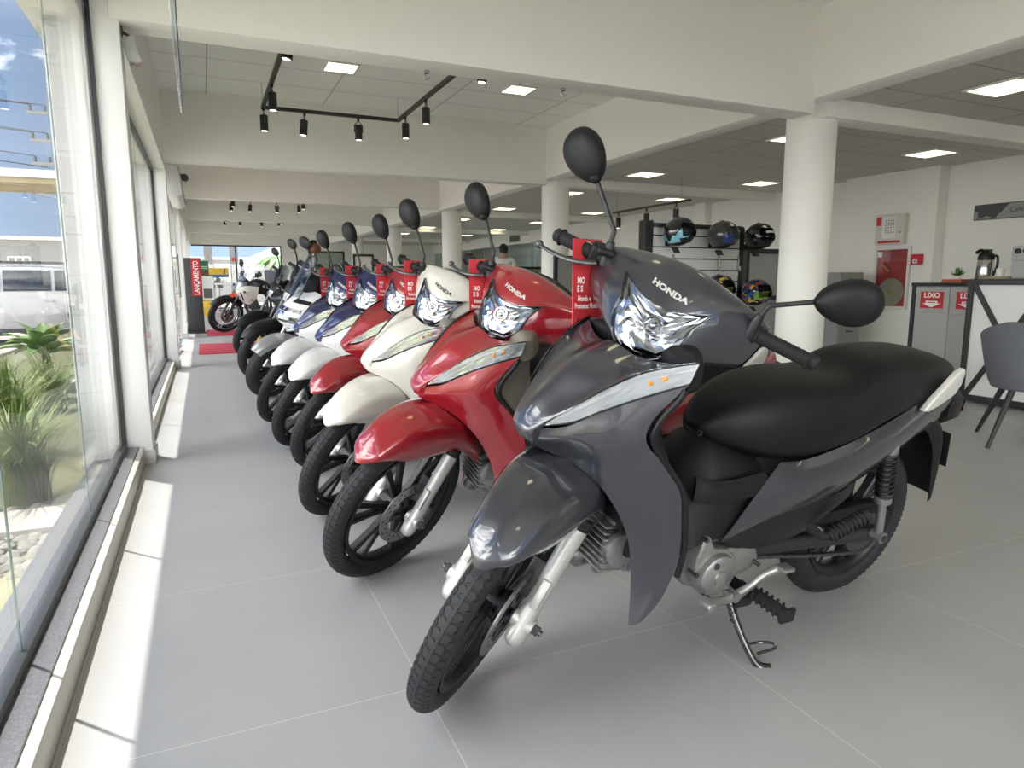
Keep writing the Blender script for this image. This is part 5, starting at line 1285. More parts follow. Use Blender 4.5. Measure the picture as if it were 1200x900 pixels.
# white car across the forecourt
e=empty('car',(-6.25,17.2,-.30),R(5),'white estate car parked in the street beyond the plants','car')
def csec(x,prof): return [(x,y,z) for y,z in prof]+[(x,-y,z) for y,z in prof[::-1]]
B_=lambda zl,w,zh:[(.0,zl),(w*.9,zl),(w,zl+.12),(w*1.0,zl+.42),(w*.985,zh)]
q=MB(); q.sloft([csec(.10,B_(.42,.70,.78)),csec(.16,B_(.30,.82,.92)),csec(.45,B_(.22,.88,.98)),csec(1.2,B_(.20,.90,1.04)),csec(2.4,B_(.20,.91,1.06)),csec(3.6,B_(.22,.91,1.08)),csec(4.25,B_(.28,.88,1.06)),csec(4.42,B_(.36,.80,.95))],4); bd=q.build('body','car_white',e,smooth=50)
T_=lambda w,z0,wt,zt:[(w,z0),(wt+.01,zt-.06),(wt*.9,zt),(0,zt+.012)]
q=MB(); q.sloft([csec(1.15,T_(.86,1.02,.80,1.05)),csec(1.75,T_(.87,1.03,.66,1.50)),csec(2.3,T_(.88,1.05,.66,1.60)),csec(3.3,T_(.88,1.06,.66,1.61)),csec(4.0,T_(.86,1.06,.62,1.53)),csec(4.36,T_(.80,1.02,.58,1.10))],5); q.build('cabin','car_white',e,smooth=50)
for s in (1,-1):
    for x0,x1 in ((1.62,2.50),(2.56,3.36),(3.42,4.02)):
        q=MB(); zt=1.50
        lo=[Vector((x,.885*s,1.09)) for x in (x0,(x0+x1)/2,x1)]; hi=[Vector((max(x,1.98) if x0<1.7 else (min(x,3.86)),.715*s,zt)) for x in (x0,(x0+x1)/2,x1)]
        q.grid([lo,[l.lerp(h,.5)+Vector((0,.012*s,0)) for l,h in zip(lo,hi)],hi],.01,(0,s,0)); q.build('side_window','car_glass',e)
    for x in (.85,3.55):
        q=MB(); q.lathe([(.20,-.09),(.31,-.09),(.335,-.05),(.335,.05),(.31,.09),(.20,.09),(.20,-.09)],(x,.82*s,.335),'y',32); w_=q.build('wheel','rubber',e)
        q=MB(); spokes(q,(x,.84*s,.335),.05,.21,5,.2,.06,.03); q.lathe([(.0,.08*s),(.06,.08*s),(.06,0)],(x,.82*s,.335),'y',16); q.build('rim','cast_silver',w_)
        q=MB(); q.lathe([(.37,.84*s),(.39,.885*s),(.42,.90*s),(.44,.895*s)],(x,0,.335),'y',24,R(-12),R(192)); q.build('wheel_arch','trim_grey',e)
    q=MB(); q.tube([(1.9,.60*s,1.56),(2.1,.62*s,1.65),(3.5,.62*s,1.66),(3.75,.60*s,1.58)],.016,8,k=4); q.build('roof_rail','gloss_black',e)
    q=MB(); q.b2((1.2,.90*s-.02,.20),(3.2,.915*s+.0,.34)); q.build('sill','trim_grey',e,bevel=.01)
    for x in (2.3,3.2):
        q=MB(); q.b2((x,.905*s-.01,.86),(x+.2,.915*s+.012,.90)); q.build('door_handle','car_white',e,bevel=.008)
    q=MB(); q.ball((1.62,.97*s,1.08),(.09,.10,.08),12,8); q.build('wing_mirror','car_white',e)
# building across the street, awning, pole, lamp
e=empty('street_building',(-14,36,-.30),0,'long low pale building across the street','building')
q=MB(); q.b2((-16,0,0),(9.6,7,3.05)); q.build('walls','far_wall',e,smooth=0)
q=MB(); q.b2((-16.2,-.2,3.05),(9.8,7,3.2)); q.build('roof_edge','white_metal',e,smooth=0)
for x in (6.4,2.0,-3.0):
    f_=empty('x',(0,0,0)) if False else None
    q=MB(); q.b2((x,-.06,1.55),(x+.85,.02,2.35)); w_=q.build('window','white_metal',e,smooth=0)
    for k in range(3):
        q=MB(); q.b2((x+.06+.27*k,-.07,1.62),(x+.25+.27*k,-.055,2.28)); q.build('pane','car_glass',w_,smooth=0)
q=MB(); q.b2((8.4,-.05,.9),(9.4,.0,2.4)); q.build('door','panel_white',e,smooth=0)
e=empty('canopy',(-3.6,25.4,0),0,'pale street canopy with wooden looking beams under it','canopy')
q=MB(); q.prism([(-7,4.12),(.25,4.12),(.25,3.95),(-7,3.95)],-1.6,1.2,'y'); q.prism([(-7,3.95),(.25,3.95),(.25,3.90),(-7,3.90)],-1.6,-1.5,'y'); q.build('deck','white_metal',e,smooth=0)
for k in range(6):
    q=MB(); q.b2((-7,-1.4+.5*k,3.76),(.2,-1.28+.5*k,3.95)); q.build('beam','wood_awning',e,smooth=0)
q=MB(); q.b2((-6.9,1.0,-.3),(-6.75,1.15,3.9)); q.b2((-.05,1.0,-.3),(.1,1.15,3.9)); q.build('post','white_metal',e,smooth=0)
e=empty('power_pole',(-4.55,30,-.3),0,'street power pole with three cross arms and insulators','pole')
q=MB(); q.tube([(0.35,0,0),(.35,0,8.4)],[.15,.10],12); q.build('mast','grey_post',e)
for z in (7.15,6.2,5.4):
    q=MB(); q.b2((-.75,-.05,z),(1.3,.05,z+.10)); a_=q.build('cross_arm','wood_awning' if False else 'grey_post',e,smooth=0)
    for x in (-.65,-.2,.8,1.2):
        q=MB(); q.tube([(x,0,z+.1),(x,0,z+.16),(x,0,z+.24),(x,0,z+.30)],[.03,.06,.04,.05],8); q.build('insulator','steel_dark',a_)
for k,(z,x) in enumerate(((7.15,-.65),(7.15,-.2),(6.2,-.65),(6.2,-.2),(5.4,-.65),(5.0,-.2))):
    P_=[]
    for j in range(13):
        t=j/12; P_.append((-4.55+x-14*t,30-3*t,z+.02-.3*math.sin(PI*t)*1.2+1.0*t+ .25*k*t))
    q=MB(); q.tube(P_,.016,5); tag(q.build('power_line','cable_black'),['top left wire running from the power pole across the sky','second wire from the top of the power pole','wire from the middle cross arm of the pole, outer one','wire from the middle cross arm of the pole, inner one','wire from the lowest cross arm of the pole','lowest wire hanging below the cross arms of the pole'][k],'wire','wires from the power pole')
e=empty('street_lamp',(-6.3,33,-.3),0,'thin street lamp arm below the power lines','street lamp')
q=MB(); q.tube([(1.9,0,0),(1.9,0,3.9),(1.6,0,4.4),(.4,0,4.75)],.04,8,k=4); q.build('pole','grey_post',e); q=MB(); q.b2((-.15,-.1,4.72),(.45,.1,4.82)); q.build('lamp_head','steel_dark',e,bevel=.02)
# beyond the far window
for k,(x,lab) in enumerate(((.22,'grey post with a small orange mark outside the far window, nearer the left'),(1.10,'grey post with a small red mark outside the far window, nearer the right'))):
    e=empty('outdoor_post',(x,28.2,-.3),0,lab,'post','grey posts outside the far window')
    q=MB(); q.b2((-.13,-.13,0),(.17,.13,2.75)); q.build('shaft','grey_post',e,smooth=0)
    q=MB(); q.prism([(-.04,2.13),(.05,2.13),(.02,2.20),(.05,2.27),(-.04,2.27),(-.01,2.2)] if k==0 else [(-.06,2.03),(.06,2.03),(.06,2.16),(-.06,2.16)],-.135,-.13,'y'); q.build('mark','gold' if k==0 else 'sign_red',e,smooth=0)
e=empty('poster_stand',(.02,24.0,0),0,'green and orange poster on a stand before the far window','poster')
q=MB(); q.b2((-.16,-.01,1.14),(.17,.01,1.62)); bd=q.build('poster','green_board',e,smooth=0); q=MB(); q.b2((-.15,-.0125,1.16),(.16,-.010,1.32)); q.build('lower_field','brown_leather',bd,smooth=0)
q=MB(); q.b2((-.12,-.0125,1.43),(.13,-.010,1.45)); q.b2((-.08,-.0125,1.38),(.13,-.010,1.395)); q.build('text_lines','ivory',bd,smooth=0)
q=MB(); q.tube([(0,.02,0),(0,.02,1.6)],.012,8); q.b2((-.15,-.1,0),(.15,.12,.02)); q.build('stand','steel_dark',e)
e=empty('banner_sign',(.40,25.4,0),0,'yellow and blue banner on a stand by the far window','banner')
q=MB(); q.b2((-.22,-.012,1.12),(.42,.012,1.43)); bd=q.build('banner','yellow',e,smooth=0); q=MB(); q.b2((-.22,-.014,1.12),(.42,-.0125,1.20)); q.prism([(.25,1.22),(.29,1.22),(.33,1.40),(.29,1.40)],-.014,-.0125,'y'); q.build('blue_stripe','blue_sign',bd,smooth=0)
q=MB(); q.tube([(.1,.02,0),(.1,.02,1.4)],.012,8); q.b2((-.1,-.1,0),(.3,.12,.02)); q.build('stand','steel_dark',e)
e=empty('display_board',(.10,22.6,0),0,'white paper sheets on a display board beside the totem','board')
q=MB(); q.b2((-.16,-.02,.42),(.18,.02,1.14)); bd=q.build('panel','panel_white',e,smooth=0)
q=MB(); q.b2((-.10,-.023,.48),(.15,-.020,.76)); q.build('photo_print','steel_dark',bd,smooth=0); q=MB(); q.tube([(-.1,.03,0),(-.1,.03,1.1)],.012,8); q.tube([(.12,.03,0),(.12,.03,1.1)],.012,8); q.build('stand','steel_dark',e)
e=empty('crate',(.0,21.4,0),0,'yellow cardboard box on the floor by the far window','box')
q=MB(); q.b2((-.16,-.15,0),(.19,.15,.42)); q.build('carton','yellow',e,bevel=.005); q=MB(); q.b2((-.10,-.153,.22),(.12,-.15,.25)); q.build('tape','wood_awning',e,smooth=0)
e=empty('display_table',(.62,22.3,0),0,'white display table before the far window','table')
q=MB(); q.b2((-.30,-.3,.88),(.55,.3,.93)); q.build('top','panel_white',e,bevel=.004); 
for x in (-.26,.50):
    for y in (-.26,.26): q=MB(); q.b2((x-.02,y-.02,0),(x+.02,y+.02,.88)); q.build('leg','panel_white',e,smooth=0)
e=empty('parasol_roof',(3.0,34,-.3),0,'white canopy roof across the street beyond the far window','canopy')
q=MB(); q.prism([(-1.6,2.1),(.4,3.0),(2.6,2.2)],-1.5,1.5,'y'); q.build('cover','white_metal',e,smooth=0); q=MB(); q.tube([(.4,0,0),(.4,0,2.9)],.06,8); q.build('post','steel_dark',e)
e=empty('palm',(3.0,30.5,-.3),0,'green palm seen at the right of the far window','palm'); rg=random.Random(9)
q=MB(); q.tube([(0,0,0),(.05,0,1.2),(.0,0,2.2)],.10,8,k=3); q.build('trunk','bark',e)
q=MB()
for k in range(16):
    a=2.4*k; d=Vector((math.cos(a),math.sin(a),0)); sd=Vector((-d.y,d.x,0)); rows=[]
    for j in range(7):
        t=j/6; p=Vector((0,0,2.2))+d*(1.1*t)+Vector((0,0,.75*t-1.2*t*t+.0)); w=.16*math.sin(PI*min(.98,t*.9+.08)); rows.append([p-sd*w-Vector((0,0,w*.5)),p,p+sd*w-Vector((0,0,w*.5))])
    q.grid(rows)
q.build('fronds','leaf',e,smooth=60)
e=empty('street_building',(4,46,-.30),0,'pale building seen through the far window','building')
q=MB(); q.b2((-14,0,0),(12,8,2.6)); q.build('walls','far_wall',e,smooth=0); q=MB(); q.b2((-14.2,-.2,2.6),(12.2,8,2.75)); q.build('roof_edge','white_metal',e,smooth=0)
for x in (-8,-4.5,-1,2.5): 
    q=MB(); q.b2((x,-.05,.9),(x+1.6,0,2.0)); q.build('window','car_glass',e,smooth=0)
# ------------------------------------------------------------------ trail motorcycles and the silver scooter
def P3(root,mb,name,mats,parent=None,steered=False,**k):
    o=mb.build(name,mats,parent or root,**k)
    if steered and parent is None: o['steered']=1
    return o
def sup(w,h,n=20,e=.6): return [(w*math.copysign(abs(math.cos(2*PI*k/n))**e,math.cos(2*PI*k/n)),h*math.copysign(abs(math.sin(2*PI*k/n))**e,math.sin(2*PI*k/n))) for k in range(n)]
def blob(q,secs,k=4,e=.62,n=20): q.sloft([[(x,y,zc+z) for y,z in sup(w,h,n,e)] for x,zc,w,h in secs],k)
def make_trail(body='satin_black',tank='gloss_black',shroud='paint_white',fender='satin_black',beak=None,fork='black_metal',RF=.30,RB=.29,spoke=False,smoke=True,stripes=None,high=False):
    root=empty('motorcycle',(0,0,0)); FC=(WB,0,RF); p=lambda q,name,m,parent=None,st=False,**k: P3(root,q,name,m,parent,st,**k)
    q=MB()
    if spoke:
        q.lathe([(RF-.062,-.02),(RF-.05,-.024),(RF-.068,0),(RF-.05,.024),(RF-.062,.02),(RF-.075,0),(RF-.062,-.02)],FC,'y',40); q.lathe([(.01,-.05),(.05,-.045),(.03,-.02),(.03,.02),(.05,.045),(.01,.05)],FC,'y',20)
        for k in range(32):
            a=2*PI*k/32; b=a+(.35 if k%2 else -.35); s=1 if k%4<2 else -1
            q.tube([Vector(FC)+Vector((.045*math.cos(b),.035*s,.045*math.sin(b))),Vector(FC)+Vector(((RF-.06)*math.cos(a),0,(RF-.06)*math.sin(a)))],.0022,5)
        fw=p(q,'front_wheel','chrome',None,True)
    else:
        q.lathe([(RF-.070,-.03),(RF-.060,-.036),(RF-.078,-.02),(RF-.084,0),(RF-.078,.02),(RF-.060,.036),(RF-.070,.03),(RF-.078,0),(RF-.070,-.03)],FC,'y',40); q.lathe([(.01,-.05),(.05,-.045),(.045,0),(.05,.045),(.01,.05)],FC,'y',20); spokes(q,FC,.045,RF-.08,5,.2,.03,.025,.12); fw=p(q,'front_wheel','satin_black',None,True)
    q=MB(); tire_mesh(q,FC,RF,.043 if not spoke else .040,1,(20,50),64); p(q,'tire','tire_rubber',fw,smooth=30)
    q=MB(); disc_mesh(q,FC,.06,.128,.09); q.mat(1); spokes(q,(FC[0],.06,FC[2]),.04,.092,5,0,.016,.005); p(q,'brake_disc',['disc_steel','black_metal'],fw,smooth=30)
    up=Vector((-math.sin(RAKE),0,math.cos(RAKE)))
    for s in (1,-1):
        a=Vector((WB+.01,.095*s,RF)); q=MB(); q.tube([a-up*.05,a-up*.03,a+up*.05,a+up*.30],[.018,.026,.024,.027],14,k=3); l=p(q,'fork_leg',fork,None,True)
        q=MB(); q.tube([a+up*.30,a+up*.62],.019,12); p(q,'stanchion','steel_dark',l)
        q=MB(); q.tube([a+up*.30,a+up*.33],.030,12); p(q,'dust_seal','rubber',l)
    q=MB(); q.box((WB-.06,.075,RF+.07),(.05,.05,.09),Matrix.Rotation(-.4,3,'Y')); p(q,'brake_caliper','black_metal',None,True,bevel=.006)
    q=MB(); rr=RF+(.035 if not high else .13); rows=[]
    for k in range(9):
        a=R(40+k*13.5 if not high else 52+k*9); w=.062+.02*math.sin(PI*k/8)
        rows.append([(WB+(rr+dz)*math.cos(a),y*w,RF+(rr+dz)*math.sin(a)) for y,dz in ((-1,-.05),(-.9,-.015),(-.5,.008),(0,.016),(.5,.008),(.9,-.015),(1,-.05))])
    q.patch(rows,3,3,.003,(.3,0,1)); p(q,'front_fender',fender,None,True)
    q=MB(); blob(q,[(.80,.93,.05,.06),(.88,.92,.10,.10),(.96,.89,.105,.115),(1.02,.86,.085,.09),(1.05,.845,.05,.05)]); hc=p(q,'headlight_fairing',body,None,True,smooth=50)
    q=MB(); blob(q,[(1.0,.868,.07,.062),(1.04,.856,.062,.052),(1.062,.845,.04,.034)]); p(q,'headlight','reflector',hc,smooth=30)
    if beak:
        q=MB(); q.sloft([[(x,y*w,z+dz) for y,dz in ((-1,-.02),(-.6,.01),(0,.02),(.6,.01),(1,-.02),(.6,-.02),(0,-.012),(-.6,-.02))] for x,z,w in ((.92,.80,.09),(1.06,.765,.075),(1.20,.715,.06),(1.30,.665,.03))],4); p(q,'beak',beak,None,True,smooth=50)
    q=MB(); q.patch([[(.985,y*.10,.95) if abs(y)<.9 else (.955,y*.10,.94) for y in(-1,-.5,0,.5,1)],[(.93,-.115,1.06),(.955,-.06,1.065),(.965,0,1.068),(.955,.06,1.065),(.93,.115,1.06)],[(.87,-.09,1.19),(.885,-.045,1.205),(.89,0,1.21),(.885,.045,1.205),(.87,.09,1.19)]],4,4,.004,(1,0,0)); p(q,'windscreen','screen_smoke' if smoke else 'screen_clear',None,True)
    q=MB(); q.tube([(.76,-.38,1.03),(.80,-.26,1.04),(.83,-.10,1.0),(.83,.10,1.0),(.80,.26,1.04),(.76,.38,1.03)],.013,10,k=4); q.box((.88,0,1.0),(.05,.16,.08)); hb=p(q,'handlebar','black_metal',None,True)
    for s in (1,-1):
        q=MB(); q.tube([(.787,.255*s,1.038),(.76,.385*s,1.03)],.019,14); p(q,'grip','rubber',hb)
        q=MB(); q.tube([(.83,.24*s,1.035),(.845,.30*s,1.03),(.82,.38*s,1.02)],.007,8,k=3); p(q,'lever','steel_dark',hb)
        q=MB(); q.tube([(.80,.20*s,1.03),(.80,.22*s,1.14),(.775,.30*s,1.21)],.007,8,k=4); q.ball((.77,.36*s,1.245),(.022,.078,.050),16,10); p(q,'mirror','black_plastic',hb)
        q=MB(); q.tube([(.98,.09*s,.86),(.99,.19*s,.86)],.008,8); q.ball((.992,.21*s,.86),(.026,.034,.022),12,8); p(q,'turn_signal','gloss_black',hc)
    q=MB(); blob(q,[(.86,.84,.05,.05),(.80,.86,.12,.11),(.66,.88,.15,.14),(.52,.86,.14,.13),(.40,.82,.09,.08),(.34,.80,.05,.05)]); p(q,'fuel_tank',tank,smooth=50)
    for s in (1,-1):
        q=MB(); q.patch([[(1.02,.12*s,.88),(.86,.17*s,.92),(.64,.165*s,.90)],[(1.06,.15*s,.80),(.88,.205*s,.80),(.66,.175*s,.80)],[(.98,.16*s,.70),(.85,.19*s,.68),(.68,.165*s,.72)],[(.90,.14*s,.58),(.82,.16*s,.56),(.72,.15*s,.64)]],4,4,.006,(.2,s,0)); sh=p(q,'tank_shroud',shroud,smooth=50)
        if stripes:
            q=MB()
            for k in range(3): q.patch([[(.99-.07*k,.200*s-.006*s*k,.80),(.965-.07*k,.203*s-.006*s*k,.80)],[(.93-.07*k,.178*s,.64),(.905-.07*k,.176*s,.64)]],3,3,.004,(.3,s,0))
            p(q,'stripes',stripes,sh)
        q=MB(); q.patch([[(.46,.12*s,.76),(.20,.125*s,.80),(-.10,.10*s,.86)],[(.44,.145*s,.68),(.20,.145*s,.72),(-.08,.115*s,.82)],[(.36,.13*s,.58),(.20,.13*s,.64),(-.02,.11*s,.76)]],4,4,.005,(0,s,0)); p(q,'side_panel',shroud,smooth=50)
    q=MB(); blob(q,[(.46,.79,.06,.03),(.40,.80,.11,.045),(.20,.81,.135,.05),(.02,.84,.13,.05),(-.16,.86,.11,.045),(-.24,.865,.07,.03)]); p(q,'seat','seat_vinyl',smooth=55)
    q=MB(); blob(q,[(-.12,.80,.09,.05),(-.28,.82,.07,.035),(-.36,.825,.045,.02)]); q.tube([(-.25,0,.80),(-.36,0,.66),(-.44,0,.52)],[.06,.05,.045],10,k=3,flat=.3); tl=p(q,'tail','black_plastic'); q=MB(); q.ball((-.365,0,.815),(.02,.06,.025),12,8); p(q,'tail_light','red_lens',tl)
    q=MB(); q.box((.60,0,.36),(.30,.24,.20)); q.box((.72,0,.54),(.15,.15,.22),Matrix.Rotation(.3,3,'Y'));
    for k in range(7): q.box((.70+.012*k,0,.46+.025*k),(.19,.19,.008),Matrix.Rotation(.3,3,'Y'))
    en=p(q,'engine','steel_dark',bevel=.012); q=MB(); q.lathe([(0,.155),(.07,.15),(.085,.14),(.085,.11)],(.58,0,.36),'y',28); p(q,'clutch_cover','cast_silver',en)
    q=MB()
    for s in (1,-1):
        q.tube([(.93,.04*s,.80),(.88,.08*s,.55),(.78,.12*s,.28),(.52,.12*s,.26),(.42,.11*s,.45),(.50,.09*s,.76),(.93,.04*s,.80)],.017,8,k=3); q.tube([(.50,.09*s,.74),(-.1,.08*s,.80)],.014,8)
    q.tube([(.86,0,.93),(.97,0,.68)],.04,12); p(q,'frame','black_metal')
    q=MB(); q.tube([(.82,-.06,.55),(.86,-.10,.42),(.66,-.14,.26),(.40,-.15,.32),(.25,-.16,.40),(.20,-.16,.43),(-.16,-.17,.58)],[.02,.02,.02,.022,.035,.05,.05],14,k=4); p(q,'exhaust','black_metal')
    RC=(0,0,RB); q=MB(); q.lathe([(RB-.075,-.04),(RB-.065,-.046),(RB-.085,0),(RB-.065,.046),(RB-.075,.04),(RB-.09,0),(RB-.075,-.04)],RC,'y',36); q.lathe([(.01,-.07),(.06,-.06),(.06,.06),(.01,.07)],RC,'y',18); spokes(q,RC,.055,RB-.08,5,0,.03,.03,.12); rw=p(q,'rear_wheel','satin_black'); q=MB(); tire_mesh(q,RC,RB,.052,1,(18,46),60); p(q,'tire','tire_rubber',rw,smooth=30)
    q=MB()
    for s in (1,-1): q.tube([(.46,.085*s,.36),(0,.095*s,RB)],.024,10,flat=1.4)
    q.cyl((0,-.11,RB),(0,.11,RB),.012); p(q,'swing_arm','black_metal')
    for s in (1,-1): q=MB(); q.tube([(.50,.12*s,.28),(.50,.26*s,.29)],.015,10); p(q,'foot_peg','rubber')
    q=MB(); q.tube([(.50,.12,.24),(.47,.20,.12),(.44,.24,.055)],[.013,.011,.014],10,k=3); p(q,'side_stand','black_metal')
    return root
def make_adv():
    root=empty('scooter',(0,0,0)); RF=.262; FC=(WB,0,RF); p=lambda q,name,m,parent=None,st=False,**k: P3(root,q,name,m,parent,st,**k)
    q=MB(); q.lathe([(RF-.075,-.03),(RF-.065,-.038),(RF-.085,0),(RF-.065,.038),(RF-.075,.03),(RF-.09,0),(RF-.075,-.03)],FC,'y',36); q.lathe([(.01,-.05),(.05,-.045),(.05,.045),(.01,.05)],FC,'y',18); spokes(q,FC,.045,RF-.08,6,.2,.024,.025,.15); fw=p(q,'front_wheel','satin_black',None,True)
    q=MB(); tire_mesh(q,FC,RF,.054,1,(20,50),46); p(q,'tire','tire_rubber',fw,smooth=30); q=MB(); disc_mesh(q,FC,.062,.11,.08); p(q,'brake_disc',['disc_steel','black_metal'],fw)
    up=Vector((-math.sin(RAKE),0,math.cos(RAKE)))
    for s in (1,-1):
        a=Vector((WB,.10*s,RF)); q=MB(); q.tube([a-up*.04,a-up*.02,a+up*.05,a+up*.24],[.018,.025,.023,.025],12,k=3); l=p(q,'fork_leg','cast_silver',None,True); q=MB(); q.tube([a+up*.24,a+up*.46],.016,12); p(q,'stanchion','chrome',l)
    q=MB(); rows=[]
    for k in range(8):
        a=R(46+k*12); w=.05+.03*math.sin(PI*k/7); rr=RF+.045
        rows.append([(WB+(rr+dz)*math.cos(a),y*w,RF+(rr+dz)*math.sin(a)) for y,dz in ((-1,-.05),(-.85,-.01),(-.4,.01),(0,.018),(.4,.01),(.85,-.01),(1,-.05))])
    q.patch(rows,3,3,.003,(.3,0,1)); p(q,'front_fender','paint_silver',None,True)
    # front body
    half=[[(.94,0,.93),(.93,.07,.93),(.90,.13,.92),(.86,.17,.90)],[(1.08,0,.86),(1.06,.08,.855),(1.01,.16,.85),(.92,.21,.84)],[(1.17,0,.78),(1.15,.09,.775),(1.08,.18,.77),(.96,.235,.76)],[(1.21,0,.71),(1.185,.09,.705),(1.10,.185,.70),(.97,.235,.69)],[(1.17,0,.64),(1.15,.08,.635),(1.07,.165,.62),(.95,.215,.60)],[(1.05,0,.58),(1.04,.08,.57),(.99,.14,.53),(.91,.19,.47)],[(.95,0,.45),(.94,.08,.44),(.91,.13,.40),(.87,.16,.34)]]
    full=[[(x,-y,z) for x,y,z in r_[:0:-1]]+r_ for r_ in half]; FP=Patch(full); q=MB(); q.grid(FP.grid(4,4),.004,(1,0,.3)); fb=p(q,'front_fairing','paint_pearl',smooth=50)
    for s in (1,-1):
        def pt(u,v,o): n=FP.nrm(u,v,(1,0,.3)); return FP.ev(u,v)+n*o
        def reg(us,vs,o): return [[pt(3+s*u,v,o) for u in us] for v in vs]
        q=MB(); q.grid(reg((.25,.7,1.2,1.7,2.2),(2.2,2.6,3.0,3.3),.006)); hl=p(q,'headlight','reflector',smooth=0); q=MB(); q.grid(reg((.2,.7,1.2,1.7,2.3),(2.1,2.6,3.0,3.4),.012)); p(q,'lens','lens_glass',hl)
        q=MB(); q.grid(reg((.15,.8,1.5,2.3),(1.75,2.0,2.15),.008),.004,(1,0,0)); p(q,'brow','gloss_black')
        q=MB(); q.grid(reg((1.0,1.7,2.6),(.9,1.1,1.25),.006),.003,(1,0,0)); p(q,'fairing_line','gloss_black')
        q=MB(); q.tube([pt(3+s*2.4,3.6,.01),pt(3+s*1.2,4.2,.02),pt(3+s*.2,4.6,.02)],.012,8,k=4); p(q,'guard_bar','paint_silver')
        q=MB(); q.patch([[(.86,.20*s,.90),(.72,.17*s,.92),(.60,.12*s,.86)],[(.93,.235*s,.76),(.76,.21*s,.78),(.62,.15*s,.74)],[(.90,.20*s,.55),(.76,.19*s,.56),(.66,.15*s,.58)],[(.86,.17*s,.36),(.70,.19*s,.34),(.52,.18*s,.34)]],4,4,.005,(0,s,0)); p(q,'side_fairing','satin_black',smooth=50)
    q=MB(); wr=[[(1.045,-.125,.875),(1.085,-.06,.89),(1.10,0,.895),(1.085,.06,.89),(1.045,.125,.875)],[(.985,-.155,1.02),(1.02,-.08,1.035),(1.03,0,1.04),(1.02,.08,1.035),(.985,.155,1.02)],[(.90,-.13,1.19),(.925,-.065,1.21),(.93,0,1.215),(.925,.065,1.21),(.90,.13,1.19)]]
    q.patch(wr,4,4,.005,(1,0,.3)); ws=p(q,'windscreen','screen_clear')
    q=MB(); L=[Vector(w_[0]) for w_ in wr]+[Vector(v) for v in wr[2][1:4]]+[Vector(w_[4]) for w_ in wr[::-1]]; q.tube(L,.006,8,k=4); p(q,'rim','black_metal',ws)
    q=MB(); blob(q,[(1.0,.96,.06,.05),(.92,.97,.11,.085),(.84,.96,.10,.075),(.80,.95,.06,.045)]); p(q,'dashboard','black_plastic')
    q=MB(); q.tube([(.72,-.36,.99),(.77,-.22,1.0),(.80,0,.97),(.77,.22,1.0),(.72,.36,.99)],.013,10,k=4); hb=p(q,'handlebar','black_metal',None,True)
    for s in (1,-1):
        q=MB(); q.tube([(.76,.24*s,1.0),(.715,.375*s,.99)],.019,14); p(q,'grip','rubber',hb)
        q=MB(); q.tube([(.80,.23*s,1.0),(.81,.30*s,.995),(.785,.37*s,.985)],.007,8,k=3); p(q,'brake_lever','cast_silver',hb)
        q=MB(); q.tube([(.79,.19*s,.99),(.79,.21*s,1.09),(.765,.29*s,1.16)],.007,8,k=4); q.ball((.76,.35*s,1.195),(.022,.080,.052),16,10); p(q,'mirror','black_plastic',hb)
    q=MB(); blob(q,[(.86,.42,.12,.10),(.74,.36,.17,.09),(.55,.34,.18,.08),(.46,.38,.15,.10)]); p(q,'footboard','black_plastic')
    q=MB(); blob(q,[(.70,.50,.09,.14),(.55,.56,.12,.16),(.40,.62,.15,.15),(.15,.64,.16,.13),(-.12,.70,.14,.10),(-.32,.76,.08,.06),(-.42,.78,.04,.03)]); p(q,'rear_body','paint_pearl',smooth=50)
    q=MB(); blob(q,[(.58,.71,.07,.03),(.52,.735,.12,.05),(.35,.765,.15,.055),(.18,.775,.15,.055),(.08,.80,.145,.055),(-.12,.83,.12,.05),(-.26,.84,.07,.03)]); p(q,'seat','seat_vinyl',smooth=55)
    q=MB(); q.ball((-.40,0,.76),(.05,.09,.04),12,8); p(q,'tail_light','red_lens')
    q=MB(); blob(q,[(.46,.34,.12,.12),(.25,.30,.12,.10),(.0,.28,.10,.09),(-.08,.27,.05,.05)]); p(q,'engine','steel_dark')
    RC=(0,0,.262); q=MB(); q.lathe([(.19,-.045),(.20,-.05),(.175,0),(.20,.05),(.19,.045),(.17,0),(.19,-.045)],RC,'y',32); spokes(q,RC,.03,.18,5,0,.03,.03,.12); rw=p(q,'rear_wheel','satin_black'); q=MB(); tire_mesh(q,RC,.262,.058,1,(20,48),46); p(q,'tire','tire_rubber',rw,smooth=30)
    q=MB(); q.patch([[(-.20,-.06,.60),(-.22,0,.61),(-.20,.06,.60)],[(-.34,-.06,.50),(-.36,0,.51),(-.34,.06,.50)],[(-.44,-.05,.34),(-.46,0,.345),(-.44,.05,.34)]],3,3,.004,(-1,0,0)); p(q,'rear_fender','black_plastic')
    for s in (1,-1): q=MB(); q.tube([(.0,.11*s,.27),(.14,.12*s,.62)],.026,10); p(q,'shock_absorber','paint_silver')
    q=MB(); q.tube([(.50,.16,.26),(.47,.22,.12),(.44,.25,.05)],[.013,.011,.014],10,k=3); p(q,'side_stand','black_metal')
    return root
adv=make_adv(); tag(adv,'silver and white scooter with tall clear windscreen, beyond the blue and white motorcycles','scooter')
place(adv,[3.18,.17,1.74,6.12,-.006,0,WB,.55])
t1=make_trail(fender='satin_black',shroud='satin_black',tank='gloss_black',body='satin_black',RF=.30,fork='black_metal',smoke=True); tag(t1,'black motorcycle standing directly beyond the silver scooter','motorcycle','large motorcycles in the row')
place(t1,[3.19,.17,1.76,7.25,-.006,.0,WB,.50])
t2=make_trail(fender='black_plastic',shroud='gloss_black',tank='satin_black',body='black_plastic',RF=.30,fork='gold',beak=None,smoke=True); tag(t2,'black motorcycle second beyond the silver scooter, before the far trail motorcycle with orange beak','motorcycle','large motorcycles in the row')
